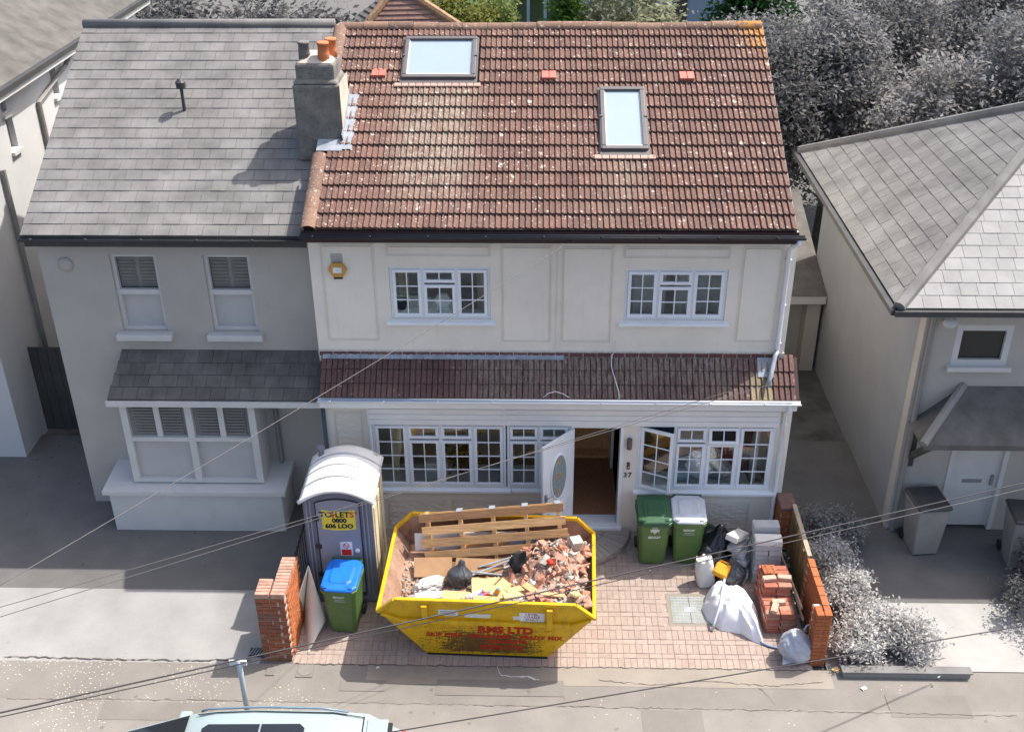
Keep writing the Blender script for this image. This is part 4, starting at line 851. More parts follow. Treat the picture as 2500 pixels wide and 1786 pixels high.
def bag(name, label, p, sx, sy, sz, mat, seed, neck=True, rot=(0, 0, 0), amp=.17, cat='bag', group=None, freq=2.4):
    bm = bmesh.new(); bmesh.ops.create_icosphere(bm, subdivisions=5, radius=1.0); off = Vector((seed*2.3, seed*.9, seed*5.1))
    for v in bm.verts:
        d = v.co.normalized(); q = d*freq+off; az = math.atan2(d.y, d.x)
        a = .5*mnoise.fractal(q*.7, .8, 2.0, 4)-.7*abs(mnoise.noise(q*1.9))+.35*(.5-abs(mnoise.noise(q*3.7)))
        r = 1+amp*a*1.3
        z = d.z; zz = max(z, -.80)
        if neck and z > .15:
            t = (z-.15)/.85; u = min(1, t/.78); r *= (1-.62*u*u*(3-2*u)+.45*max(0, t-.72))*(1+.13*t*math.sin(az*7+seed)+.07*t*math.sin(az*13)); zz = z+.30*t*t
        v.co = Vector((d.x*r*sx/2, d.y*r*sy/2, zz*sz/2))
    zm = min(v.co.z for v in bm.verts)
    for v in bm.verts: v.co.z -= zm
    me = bpy.data.meshes.new(name); bm.to_mesh(me); bm.free(); me.materials.append(mat)
    for pg in me.polygons: pg.use_smooth = True
    o = link(name, me, None, None, p, rot); return tag(o, label, cat, group)
bag('tied_sack', 'dark grey tied plastic sack on timber in the skip', sk(-.52, -.02, fz(-.52, -.02)+-.02), .42, .34, .46, M['sackg'], 3, rot=(-.15, .2, .3))
bag('plastic_sheet', 'crumpled clear plastic bag left of the tied grey sack', sk(-.98, -.12, fz(-.98, -.12)+-.02), .55, .30, .26, M['clear'], 5, False, (0, .0, .5), .3)
bag('plastic_sheet', 'crumpled white plastic sheet at near left of the skip', sk(-.98, -.46, fz(-.98, -.46)+-.02), .58, .26, .16, M['clear'], 6, False, (0, 0, .2), .35)
bag('rucksack', 'black and grey rucksack slumped on bricks beside pallet', sk(.40, .20, fz(.40, .20)+-.02), .30, .34, .50, plain('black_fabric', (.03, .03, .033), .85, .4, 7), 8, True, (.35, .25, .2), .2, 'rucksack')
slab('red_packet', 'red and blue packet on the broken bricks in skip', .98, -.10, .90, .16, .10, .05, (.3, .4, .8), plain('red_card', (.55, .04, .02), .4), 'packet')
def bottle(label, p, rot, c1, c2):
    t = thing('plastic_bottle', label, 'bottle', p, rot); link('body', MB().lathe([(.0, 0), (.042, .0), (.045, .02), (.045, .19), (.04, .22), (.018, .26), (.018, .28)], n=14).mesh('body', smooth=True), c1, t); link('label_band', MB().lathe([(.046, .06), (.0465, .07), (.0465, .16), (.046, .17)], n=14).mesh('lb', smooth=True), c2, t); link('cap', MB().lathe([(.021, .28), (.021, .31)], n=12).mesh('cap'), plain('bottle_cap', (.1, .3, .65), .4), t)
bottle('clear plastic bottle with blue cap lying on pale board in skip', sk(-.34, -.50, fz(-.34, -.50)+.07), (0, R(80), .5), film_mat('clear_bottle', (.6, .7, .75), .15, .5), M['boxw'])
bottle('red and blue aerosol lying below clear bottle in skip', sk(-.22, -.62, fz(-.22, -.62)+.07), (0, R(82), .5), plain('red_can', (.55, .04, .06), .3), plain('blue_can', (.08, .15, .5), .3))
bottle('yellow capped cleaning bottle standing between timber offcuts in skip', sk(.12, -.42, fz(.12, -.42)+.07), (.5, .2, 0), M['yellow'], M['boxw'])
bag('paper_ball', 'crumpled white paper ball by the bricks in skip', sk(.72, -.38, fz(.72, -.38)+-.02), .18, .15, .13, M['boxw'], 9, False, amp=.3, cat='paper')
slab('concrete_lump', 'upright lump of concrete at back right of brick heap', 1.32, .42, .92, .20, .16, .30, (.3, .2, .5), M['plas'], 'concrete')

# ---- portable toilet
M['toig'] = plain('grey_toilet_plastic', (.27, .275, .32), .5, .08, 3, spec=.4); M['toid'] = plain('dark_grey_toilet_plastic', (.17, .175, .215), .5, .1, 4); M['toiw'] = plain('white_roof_plastic', (.84, .82, .78), .4, .04, 4, spec=.4); M['toig2'] = plain('grey_rib_plastic', (.42, .42, .43), .5); M['toic'] = plain('cream_side_plastic', (.66, .58, .40), .5, .1, 2)
TX0, TX1, TY0, TY1 = -.10, 1.00, -1.85, -.68; tz = gz(-1.85)+.0
toi = thing('portable_toilet', 'grey portable toilet with white ribbed barrel roof and yellow sign', 'portable toilet', ((TX0+TX1)/2, (TY0+TY1)/2, tz))
mb = MB(); mb.box(TX0-.03, TX1+.03, TY0-.03, TY1+.03, tz, tz+.13); mb.build('skid_base', M['toid'], toi, bevel=.03)
zt0 = 2.0; 
mb = MB(); mb.box(TX0, TX0+.04, TY0+.03, TY1, tz+.12, zt0); mb.box(TX1-.04, TX1, TY0+.03, TY1, tz+.12, zt0); mb.box(TX0+.04, TX1-.04, TY1-.04, TY1, tz+.12, zt0+.1)
for i in range(3): yb = TY0+.22+i*.36; mb.prism([(TX1, yb-.1, .25), (TX1, yb+.1, .25), (TX1, yb+.1, 1.75), (TX1, yb-.1, 1.75)], (.022, 0, 0))
mb.build('side_walls', M['toic'], toi, bevel=.015)
def arch(y, zb, rise, n=16, x0=TX0, x1=TX1): return [Vector((x0+(x1-x0)*k/n, y, zb+rise*(1-(2*k/n-1)**2))) for k in range(n+1)]
fr = arch(TY0, zt0-.04, .17); mb = MB(); 
for k in range(16):
    a, b = fr[k], fr[k+1]; xm = (a.x+b.x)/2
    if TX0+.19 < xm < TX1-.19: mb.add([(a.x, TY0, a.z-.12), (b.x, TY0, b.z-.12), (b.x, TY0, b.z), (a.x, TY0, a.z), (a.x, TY0+.05, a.z-.12), (b.x, TY0+.05, b.z-.12), (b.x, TY0+.05, b.z), (a.x, TY0+.05, a.z)], [(0, 1, 2, 3), (0, 4, 5, 1)])
    else: mb.add([(a.x, TY0, tz+.12), (b.x, TY0, tz+.12), (b.x, TY0, b.z), (a.x, TY0, a.z), (a.x, TY0+.05, tz+.12), (b.x, TY0+.05, tz+.12), (b.x, TY0+.05, b.z), (a.x, TY0+.05, a.z)], [(0, 1, 2, 3), (1, 5, 6, 2), (0, 3, 7, 4)])
mb.build('front_frame', M['toid'], toi)
for xx in (TX0+.04, TX0+.10, TX1-.10, TX1-.16): mb = MB(); mb.box(xx, xx+.025, TY0-.018, TY0, tz+.14, 1.98); mb.build('frame_rib', M['toig'], toi, bevel=.008)
# door with arched head
dx0, dx1 = TX0+.195, TX1-.20; dh = [p for p in arch(TY0-.012, zt0-.17, .17) if dx0-.01 < p.x < dx1+.01]
pol = [Vector((dx0, TY0-.012, tz+.2)), Vector((dx1, TY0-.012, tz+.2)), Vector((dx1, TY0-.012, dh[-1].z))]+[p for p in reversed(dh) if dx0+.02 < p.x < dx1-.02]+[Vector((dx0, TY0-.012, dh[0].z))]
mb = MB(); mb.prism(pol, (0, .03, 0)); tdoor = mb.build('door', M['toig'], toi, bevel=.01)
mb = MB(); mb.tube(pol[1:]+[pol[0], pol[1]], .010, 6); mb.build('door_seal', M['black'], tdoor)
for z in (1.58, 1.02, .45):
    mb = MB(); mb.box(dx0-.055, dx0+.045, TY0-.03, TY0-.012, z, z+.085); mb.build('hinge', M['black'], tdoor, bevel=.008)
mb = MB(); sx0, sx1, sz0, sz1 = dx0+.09, dx1-.075, 1.42, 1.80; n = 10; vs = []
for k in range(n+1): t = k/n; x = sx0+(sx1-sx0)*t; dzz = -.03*(1-(2*t-1)**2)*1.0; vs += [(x, TY0-.015, sz0+dzz), (x, TY0-.015, sz1+dzz)]
mb.add(vs, [(2*k, 2*k+2, 2*k+3, 2*k+1) for k in range(n)]); M['signy'] = plain('yellow_sign', (.80, .62, .06), .5, .05); sgn = mb.build('sign', M['signy'], tdoor)
cxs = (sx0+sx1)/2; bk = plain('black_print', (.02, .02, .02), .5); rd = plain('red_print', (.62, .04, .03), .5)
def tt(body, size, x, z, mat, bold=.004, nm='sign_text'): me = text_mesh(body, size, bold, .0006); me.materials.clear(); wpart(nm, me, mat, tdoor, (x, TY0-.0165, z), (R(90), 0, 0))
tt('TO', .145, cxs-.20, 1.70, bk, .005); tt('LET', .145, cxs+.065, 1.70, bk, .005); tt('S', .145, cxs+.215, 1.70, rd, .005); tt('+', .09, cxs+.285, 1.735, rd, .003); tt('0800', .115, cxs+.01, 1.585, bk, .006); tt('606 LOO', .115, cxs+.0, 1.475, bk, .006)
mb = MB(); hx = cxs-.085; mb.box(hx-.017, hx+.017, TY0-.017, TY0-.0155, 1.66, 1.735); mb.box(hx-.035, hx+.035, TY0-.0172, TY0-.0157, 1.70, 1.715); mb.box(hx-.014, hx-.002, TY0-.0171, TY0-.0156, 1.645, 1.66); mb.box(hx+.002, hx+.014, TY0-.0171, TY0-.0156, 1.645, 1.66); mb.lathe([(.016, 0), (.016, .0015)], (0, 0, 0), 12); 
for i in range(-24, 0): v = mb.v[i]; mb.v[i] = Vector((hx+v.x, TY0-.0175+v.z, 1.755+v.y))
mb.build('sign_figure', rd, tdoor)
nx0 = cxs+.0; mb = MB(); mb.box(nx0-.02, nx0+.18, TY0-.016, TY0-.013, .88, 1.16); mb.build('notice', M['boxw'], tdoor); mb = MB(); mb.box(nx0, nx0+.16, TY0-.018, TY0-.0165, .89, 1.01); mb.build('notice_red_panel', rd, tdoor)
mb = MB(); ec = Vector((nx0+.08, TY0-.018, 1.085)); ringp = [ec+Vector((.047*math.cos(a), 0, .047*math.sin(a))) for a in [2*math.pi*k/18 for k in range(19)]]; mb.tube(ringp, .006, 5, caps=False); mb.beam(ec+Vector((-.033, 0, .033)), ec+Vector((.033, 0, -.033)), .01, .006); mb.beam(ec+Vector((-.03, .001, 0)), ec+Vector((.03, .001, 0)), .008, .004); mb.build('no_smoking_symbol', rd, tdoor)
o = wpart('lock', MB().lathe([(.04, 0), (.04, .02), (.03, .03)], n=18).mesh('lock', smooth=True), M['boxw'], tdoor, (dx1-.085, TY0-.012, .99), (R(90), 0, 0))
# barrel roof with ribs
rf = MB(); ny = 14; n = 20; vs = []; fs = []
for j in range(ny*2+1):
    t = j/(ny*2); y = TY0-.05+(TY1-TY0+.10)*t; zz = -.0; rr = .235+.05*math.sin(math.pi*t)
    rib = .016 if (j % 7) in (0,) and 0 < j < ny*2 else 0
    for p in arch(y, zt0-.02, rr, n, TX0-.05, TX1+.05): vs.append(p+Vector((0, 0, rib)))
for j in range(ny*2):
    for k in range(n): fs.append((j*(n+1)+k, j*(n+1)+k+1, (j+1)*(n+1)+k+1, (j+1)*(n+1)+k))
rf.add(vs, fs); ro = rf.build('roof', M['toiw'], toi, smooth=True); so_ = ro.modifiers.new('s', 'SOLIDIFY'); so_.thickness = .05; so_.offset = -1
for j in (7, 14, 21):
    t = j/(ny*2); y = TY0-.05+(TY1-TY0+.10)*t; mb = MB(); mb.tube([p+Vector((0, 0, .008)) for p in arch(y, zt0-.02, .235+.05*math.sin(math.pi*t), n, TX0-.03, TX1+.03)], .024, 6); mb.build('roof_rib', M['toig2'], ro, smooth=True)
mb = MB(); mb.tube([p+Vector((0, 0, -.015)) for p in arch(TY0-.055, zt0-.02, .235, n, TX0-.05, TX1+.05)], .035, 8); mb.build('roof_lip', M['toiw'], ro, smooth=True)
mb = MB(); mb.lathe([(.05, 0), (.05, .22), (.065, .24), (.065, .28)], (.03, -.76, 1.98), 12); mb.build('vent_pipe', M['toid'], toi)

# ---- wheelie bins
M['bing'] = plain('green_bin_plastic', (.085, .165, .045), .42, .15, 3, spec=.45, dirt=.2); M['bing2'] = plain('dark_green_lid', (.035, .105, .05), .4, .12, 3, spec=.45); M['lidb'] = plain('blue_lid', (.015, .16, .68), .3, .1, 4, spec=.5); M['lidw'] = plain('grey_white_lid', (.55, .58, .62), .5, .1, 6, dirt=.25); M['wprint'] = plain('white_print', (.62, .66, .60), .6, .25, 30)
def wheelie(label, p, rz, lidm, lines, crest=False, rimm=None):
    t = thing('wheelie_bin', label, 'bin', p, (0, 0, rz), 'green wheelie bins')
    bw, bd, tw_, td, H = .43, .50, .56, .66, .94
    def loopz(wd, dp, y0, z, c=.05): return [Vector((-wd/2+c, y0, z)), Vector((wd/2-c, y0, z)), Vector((wd/2, y0+c, z)), Vector((wd/2, y0+dp-c, z)), Vector((wd/2-c, y0+dp, z)), Vector((-wd/2+c, y0+dp, z)), Vector((-wd/2, y0+dp-c, z)), Vector((-wd/2, y0+c, z))]
    lv = [loopz(bw, bd, .09, .02), loopz(bw+.02, bd+.04, .075, .12), loopz(tw_-.03, td-.04, .02, H-.10), loopz(tw_-.02, td-.02, .01, H-.05)]
    mb = MB(); vs = [v for l in lv for v in l]; fs = [tuple(range(7, -1, -1))]
    for i in range(len(lv)-1): fs += [(i*8+k, i*8+(k+1) % 8, (i+1)*8+(k+1) % 8, (i+1)*8+k) for k in range(8)]
    fs.append(tuple(24+k for k in range(8))); mb.add(vs, fs); bo = link('body', mb.mesh('body'), M['bing'], t); bv = bo.modifiers.new('b', 'BEVEL'); bv.width = .012; bv.segments = 2
    r1 = loopz(tw_+.03, td+.02, -.015, H-.07, .06); mb = MB(); mb.prism(r1, (0, 0, .07)); rimo = link('rim', mb.mesh('rim'), rimm or M['bing'], t); bv = rimo.modifiers.new('b', 'BEVEL'); bv.width = .012; bv.segments = 2
    # lid: raised at the hinge side, sloping to the front
    def ll(s, z0, z1, c=.09):
        q = loopz((tw_+.03)*s, (td+.05)*s, -.03+(1-s)*td/2, 0, c*s); return [Vector((v.x, v.y, z0+(z1-z0)*(v.y+.03)/(td+.05))) for v in q]
    lv = [ll(1.0, H+.005, H+.035), ll(1.0, H+.03, H+.085), ll(.93, H+.05, H+.115), ll(.62, H+.062, H+.13), ll(.56, H+.082, H+.145)]
    mb = MB(); vs = [v for l in lv for v in l]; fs = [tuple(range(7, -1, -1))]
    for i in range(len(lv)-1): fs += [(i*8+k, i*8+(k+1) % 8, (i+1)*8+(k+1) % 8, (i+1)*8+k) for k in range(8)]
    fs.append(tuple((len(lv)-1)*8+k for k in range(8))); mb.add(vs, fs); lo = link('lid', mb.mesh('lid'), lidm, t); bv = lo.modifiers.new('b', 'BEVEL'); bv.width = .014; bv.segments = 3; bv.limit_method = 'ANGLE'; bv.angle_limit = R(15)
    for x in (-.2, .2): mb = MB(); mb.obox((x, .03, H+.066), (.06, .06, .02), (.09, 0, 0)); link('lid_grip', mb.mesh('lid_grip'), lidm, lo)
    mb = MB(); mb.tube([(-.25, td+.07, H+.06), (.25, td+.07, H+.06)], .018, 8); mb.box(-.25, -.21, td-.02, td+.08, H-.04, H+.06); mb.box(.21, .25, td-.02, td+.08, H-.04, H+.06); link('handle', mb.mesh('handle'), M['bing2'], t)
    for s in (-1, 1):
        wm = MB(); wm.lathe([(.05, -.025), (.095, -.025), (.10, -.012), (.10, .012), (.095, .025), (.05, .025)], n=18); link('wheel', wm.mesh('wheel', smooth=True), M['black'], t, (s*.24, .60, .10), (0, R(90), 0))
    mb = MB(); mb.tube([(-.24, .60, .10), (.24, .60, .10)], .012, 8); link('axle', mb.mesh('axle'), M['black'], t)
    lean_ = math.atan((.09-.02)/(H-.12))
    def fy(z): return .075+(.02-.075)*(z-.12)/(H-.22)-.004
    for body, size, z, bold in lines:
        me = text_mesh(body, size, bold, .0006); me.materials.clear(); link('lettering', me, M['wprint'], t, (0, fy(z), z), (R(90)-lean_*0.9*-1, 0, 0))
    if crest:
        mb = MB(); mb.prism([Vector((x*.05, 0, z*.05)) for x, z in ((-1, 1), (1, 1), (1, 0), (0, -1.3), (-1, 0))], (0, .001, 0)); mb.prism([Vector((x*.012, 0, z*.012+.085)) for x, z in ((-4, -1), (4, -1), (5, 2), (2, 0), (0, 3), (-2, 0), (-5, 2))], (0, .001, 0))
        for s in (-1, 1): mb.prism([Vector((s*x*.03, 0, z*.03)) for x, z in ((1.9, 1.6), (2.6, 1.2), (2.3, -.4), (1.9, -1.4), (1.7, 0))], (0, .001, 0))
        link('crest', mb.mesh('crest'), M['wprint'], t, (0, fy(.78)-.001, .77), (R(4), 0, 0))
        me = text_mesh('....', .06, .003, .0006); me.materials.clear(); link('lid_panel', MB().box(-.11, .11, .12, .40, 0, .012).mesh('lid_panel'), lidm, lo, (0, 0, H+.083), (.085, 0, 0))
    return t
wheelie('green wheelie bin with blue lid in front of portable toilet', (.50, -2.66, gz(-2.5)), R(-4), M['lidb'], [('BEXLEY', .055, .80, .003), ('recycling only', .028, .745, .0005), ('www.bexley.gov.uk', .024, .71, .0005)])
wheelie('green wheelie bin with green lid standing next to front door', (5.63, -.98, gz(-.8)), R(1), M['bing2'], [('BEXLEY', .062, .63, .004)], True, M['bing2'])
wheelie('green wheelie bin with pale grey lid under the right-hand window', (6.21, -.96, gz(-.8)), R(-2), M['lidw'], [('BEXLEY', .058, .78, .003), ('recycling only', .028, .72, .0005), ('www.bexley.gov.uk', .024, .69, .0005)])
for nm, x, y, z, t_ in ():
    pass

# ---- brick walls, built brick by brick
def brick_wall(root, x0, x1, y0, y1, z0, ncourse, mat, core=True, axis='y', bl=.215, bh=.065, j=.010, faces=('front', 'left', 'right'), seed=0, topcap=True, slope=False):
    rg = random.Random(seed); hx = bevel_mesh('brick', bl, .1025, bh, .004, .002, seed); hy = bevel_mesh('brick', .1025, bl, bh, .004, .002, seed+1); hh = bevel_mesh('brick', .1025, .1025, bh, .004, .002, seed+2)
    for m_ in (hx, hy, hh): m_.materials.append(mat)
    tot = 0
    for c in range(ncourse):
        z = z0+c*(bh+j)+bh/2
        # two leaves along y
        off = (bl+j)/2 if c % 2 else 0
        y = y0
        segs = []
        if off: segs.append((y0, .1025)); y = y0+.1025+j
        while y < y1-.05:
            L = min(bl, y1-y); segs.append((y, L)); y += L+j
        for xs in (x0+.051, x1-.051):
            for (ys, L) in segs:
                if L < .06: continue
                o = wpart('brick', hy if L > .13 else hh, None, root, (xs+rg.uniform(-.003, .003), ys+L/2, z+(gz(ys)-gz(y0))*slope), (0, 0, rg.uniform(-.01, .01)), None if L > .2 or L < .11 else (1, L/bl, 1)); tot += 1
    return tot
# left gate pier and wall
pz = gz(-3.1)-.02; gp = thing('gate_pier', 'old red brick gate pier with return wall beside white sheets', 'wall', (-.42, -2.9, pz))
PXA, PXB, PYA, PYB = -.66, -.20, -3.17, -2.84
nc = 17; zt_ = pz+nc*.075
mb = MB(); mb.box(PXA+.012, PXB-.012, PYA+.012, PYB-.012, pz, zt_-.012); mb.box(PXB-.21, PXB-.012, PYB-.012, -2.29, pz, zt_-.012); core = mb.build('mortar_core', M['mortar'], gp)
bx = bevel_mesh('brick', .215, .1025, .065, .004, .002, 31); by = bevel_mesh('brick', .1025, .215, .065, .004, .002, 32); bh_ = bevel_mesh('brick', .1025, .1025, .065, .004, .002, 33)
for m_ in (bx, by, bh_): m_.materials.append(M['brick'])
bon = [bevel_mesh('brick', .1025, .215, .065, .004, .002, 34)]; bon[0].materials.append(M['brickn'])
bonh = bevel_mesh('brick', .1025, .1025, .065, .004, .002, 36); bonh.materials.append(M['brickn'])
rg = random.Random(4)
for c in range(nc):
    z = pz+c*.075+.0325
    # front face of the pier
    xs = [PXA+.1075+i*.2275 for i in range(2)] if c % 2 == 0 else [PXA+.051, PXA+.2175, PXA+.41]
    for i, x in enumerate(xs):
        me = bx if (c % 2 == 0 or i == 1) else bh_; wpart('brick', me, None, gp, (x+rg.uniform(-.003, .003), PYA+.051+rg.uniform(-.004, .003), z), (0, 0, rg.uniform(-.012, .012)))
    # right-hand face running back
    ys = [-3.04+i*.225 for i in range(4)] if c % 2 == 0 else [-2.95+i*.225 for i in range(3)]
    if c % 2: wpart('brick', bonh, None, gp, (PXB-.045, -3.012, z))
    for y in ys: wpart('brick', bon[0], None, gp, (PXB-.045+rg.uniform(-.002, .003), y+.11, z), (0, 0, rg.uniform(-.008, .008)))
    wpart('brick', by, None, gp, (PXA+.051, PYB-.115, z)) if c > nc-4 else None
# coping of bricks on edge
cpm = bevel_mesh('coping_brick', .215, .070, .10, .006, .003, 35); cpm.materials.append(plain('weathered_coping_brick', (.42, .25, .19), .9, .25, 12, .4, 60, rnd=.15, dirt=.2)); cpy = cpm.copy()
for i in range(5):
    for x in (PXA+.11, PXB-.11): wpart('coping_brick', cpm, None, gp, (x+rg.uniform(-.003, .003), PYA+.03+i*.075, zt_+.045), (0, 0, rg.uniform(-.02, .02)))
for i in range(7): wpart('coping_brick', cpm, None, gp, (PXB-.11, PYA+.03+(i+5)*.075, zt_+.045), (0, 0, rg.uniform(-.02, .02)))
# iron railings behind the pier
ral = thing('railing', 'dark iron railing between portable toilet and neighbouring forecourt', 'railing', (-.30, -1.2, gz(-1.2)))
for i in range(16): y = -2.2+i*.14; mb = MB(); mb.tube([(-.30, y, gz(y)), (-.30, y, gz(y)+1.08)], .009, 6); mb.build('bar', M['black'], ral)
for h in (.12, 1.0): mb = MB(); mb.beam((-.30, -2.25, gz(-2.25)+h), (-.30, -.02, h), .035, .012); mb.build('rail', M['black'], ral)
# right boundary wall: brick end, timber slats, pier
rwz = gz(-3.1)-.02; rw = thing('boundary_wall', 'orange brick boundary wall with mortar joints beside brick stack', 'wall', (8.02, -2.4, rwz))
RX0, RX1, RY0, RY1, RNC = 7.89, 8.12, -3.13, -1.75, 14
mb = MB(); mb.box(RX0+.012, RX1-.012, RY0+.012, RY0+.32, rwz, rwz+RNC*.075-.07); mb.box(RX1-.085, RX1-.012, RY0+.3, RY1, rwz, rwz+RNC*.075-.07); mb.build('mortar_core', M['mortar'], rw)
bx2 = bevel_mesh('brick', .225, .1025, .065, .004, .002, 41); by2 = bevel_mesh('brick', .1025, .215, .065, .004, .002, 42); bh2 = bevel_mesh('brick', .108, .1025, .065, .004, .002, 43)
for m_ in (bx2, by2, bh2): m_.materials.append(M['brickn'])
for c in range(RNC):
    z = rwz+c*.075+.0325
    if c % 2 == 0: wpart('brick', bx2, None, rw, ((RX0+RX1)/2, RY0+.049, z), (0, 0, rg.uniform(-.01, .01)))
    else:
        for s in (-1, 1): wpart('brick', bh2, None, rw, ((RX0+RX1)/2+s*.059, RY0+.049, z), (0, 0, rg.uniform(-.01, .01)))
    ys = [RY0+.225+i*.225 for i in range(6)] if c % 2 == 0 else [RY0+.115+i*.225 for i in range(6)]
    for y in ys:
        if y < RY1-.05: wpart('brick', by2, None, rw, ((RX0+.049 if y < RY0+.30 else RX1-.051)+rg.uniform(-.002, .003), y, z))
        if y < RY0+.30: wpart('brick', by2, None, rw, (RX1-.049, y, z))
gpr = thing('brick_pier', 'short dark red brick pier under white downpipe at house corner', 'pier', (7.98, -.22, gz(-.2)))
mb = MB(); mb.box(7.862, 8.098, -.44, -.02, -.05, .78); mb.build('mortar_core', M['mortar'], gpr)
for c in range(11):
    z = gz(-.2)+.03+c*.075
    for s in (-1, 1):
        if c % 2: wpart('brick', bh2, None, gpr, (7.98+s*.062, -.40, z))
    if c % 2 == 0: wpart('brick', bx2, None, gpr, (7.98, -.40, z))
    for y in ((-.28, -.06) if c % 2 else (-.34, -.115)): wpart('brick', by2, None, gpr, (7.905, y, z))
mb = MB(); mb.box(7.84, 8.12, -.47, .0, .80, .87); mb.build('coping', plain('brown_coping', (.17, .10, .085), .8, .25, 8), gpr, bevel=.015)
# timber slat fence between
M['slat'] = wood_mat('weathered_slat', (.27, .175, .075), 2, .5); M['trel'] = wood_mat('grey_batten', (.38, .30, .22), 1, .3)
fe = thing('slat_fence', 'weathered timber slat fence between brick pier and boundary wall', 'fence', (8.05, -1.1, gz(-1.1)))
for i in range(12):
    y = -1.70+i*.108; h = .90+rg.uniform(-.10, .05); mb = MB(); mb.box(8.03, 8.05, y, y+.095, gz(y)-.02, gz(y)+h); mb.build('slat', M['slat'], fe)
for z in (.30, .78): mb = MB(); mb.beam((8.065, -1.75, gz(-1.75)+z), (8.065, -.45, gz(-.45)+z), .03, .06); mb.build('rail', M['slat'], fe)
mb = MB(); mb.beam((8.06, -1.75, gz(-1.75)+.96), (8.06, -.45, gz(-.45)+.96), .07, .03); mb.build('top_rail', M['trel'], fe)
# leaning trellis battens by the wall
tr = thing('trellis_battens', 'pair of old timber battens leaning along the boundary wall', 'timber', (7.84, -1.6, gz(-1.6)))
for k, (y0, z0, y1, z1, x) in enumerate(((-.75, .25, -2.55, .56, 7.87), (-.72, .38, -2.45, .72, 7.845))):
    mb = MB(); mb.beam((x, y0, gz(y0)+z0-.2), (x-.0, y1, gz(y1)+z1-.2), .03, .045); mb.build('batten', M['trel'], tr)

# ---- white sheets by the pier
M['sheetw'] = plain('off_white_sheet', (.72, .68, .60), .5, .06, 2)
def warped(name, label, pts, bulge, off):
    a, b, c, d = [Vector(p) for p in pts]; n = 12; vs = []; fs = []; nn = (b-a).cross(d-a).normalized()
    for i in range(n+1):
        for j in range(n+1): u, v = i/n, j/n; vs.append((a*(1-u)+b*u)*(1-v)+(d*(1-u)+c*u)*v+nn*bulge*math.sin(math.pi*u)*math.sin(math.pi*v))
    for i in range(n):
        for j in range(n): fs.append((i*(n+1)+j, (i+1)*(n+1)+j, (i+1)*(n+1)+j+1, i*(n+1)+j+1))
    o = top(name, MB().add(vs, fs), M['sheetw'], label, 'sheet', smooth=True); s_ = o.modifiers.new('s', 'SOLIDIFY'); s_.thickness = .012; return o
z5 = lambda x, y: (600+x/3.342, 1300+y/3.342)
def gpt(x, y, h=.0): return ong(*z5(x, y), h)
tipA = onY(*z5(507, 265), -2.05)
warped('plastic_sheet', 'narrow off-white warped sheet standing between pier and folded sheet', [onY(*z5(372, 680), -2.62), tipA, onY(*z5(463, 790), -2.22), gpt(398, 925, .0)], .04, 0)
warped('plastic_sheet', 'off-white curled sheet standing on drive beside blue-lidded bin', [tipA+Vector((.02, -.01, 0)), onY(*z5(655, 705), -2.42), gpt(508, 990), onY(*z5(468, 790), -2.23)], -.05, 0)

# ---- waste by the right-hand wall
M['blk'] = plain('grey_concrete_block', (.40, .41, .42), .9, .12, 5, .5, 70, rnd=.1); M['blkl'] = plain('pale_concrete_block', (.62, .61, .58), .9, .08, 5, .4, 70)
bl_ = bevel_mesh('concrete_block', .44, .215, .10, .008, .004, 51, 2); bl_.materials.append(M['blk']); bw_ = bevel_mesh('concrete_block', .215, .44, .10, .008, .004, 52, 2); bw_.materials.append(M['blk']); blt = bevel_mesh('concrete_block', .44, .215, .10, .008, .004, 53, 2); blt.materials.append(M['blkl'])
def blk(me, x, y, z, rz=0, label='grey concrete block in the tall stack by boundary wall', grp='concrete blocks stacked by the wall', rx=0, ry=0):
    o = link('concrete_block', me, None, None, (x, y, z), (rx, ry, rz)); tag(o, label, 'block', grp)
bz = gz(-1.2)
for i in range(8):
    z = bz+.05+i*.1005
    if i in (3, 5, 6): 
        for s in (-1, 1): blk(bw_, 7.50+s*.112+rg.uniform(-.008, .008), -1.12+rg.uniform(-.01, .01), z, rg.uniform(-.02, .02))
    else:
        for y in (-1.235, -1.01): blk(bl_, 7.50+rg.uniform(-.012, .012), y, z, rg.uniform(-.02, .02))
blk(blt, 7.49, -1.24, bz+.05+8*.1005, -.03, 'pale topmost front block of the tall concrete block stack', None); blk(bl_, 7.49, -.99, bz+.05+8*.1005, .0, 'rear block on top of the tall concrete block stack', None); blk(bl_, 7.48, -.985, bz+.05+9*.1005, .01, 'highest block of the tall concrete block stack, set back', None)
for i, (x, y, r) in enumerate(((7.14, -1.14, 1.15), (7.12, -1.12, 1.45), (7.15, -1.06, 1.0), (7.09, -1.05, 1.4), (7.12, -1.0, 1.1), (7.06, -.98, .95))):
    blk(bl_, x, y, bz+.05+i*.1005, r, 'grey block in the short leaning stack next to black sacks', 'concrete blocks in the short stack')
blk(blt, 7.02, -.98, bz+.05+6*.1005+.075, .9, 'pale block tilted on top of the short block stack', None, .0, .3)
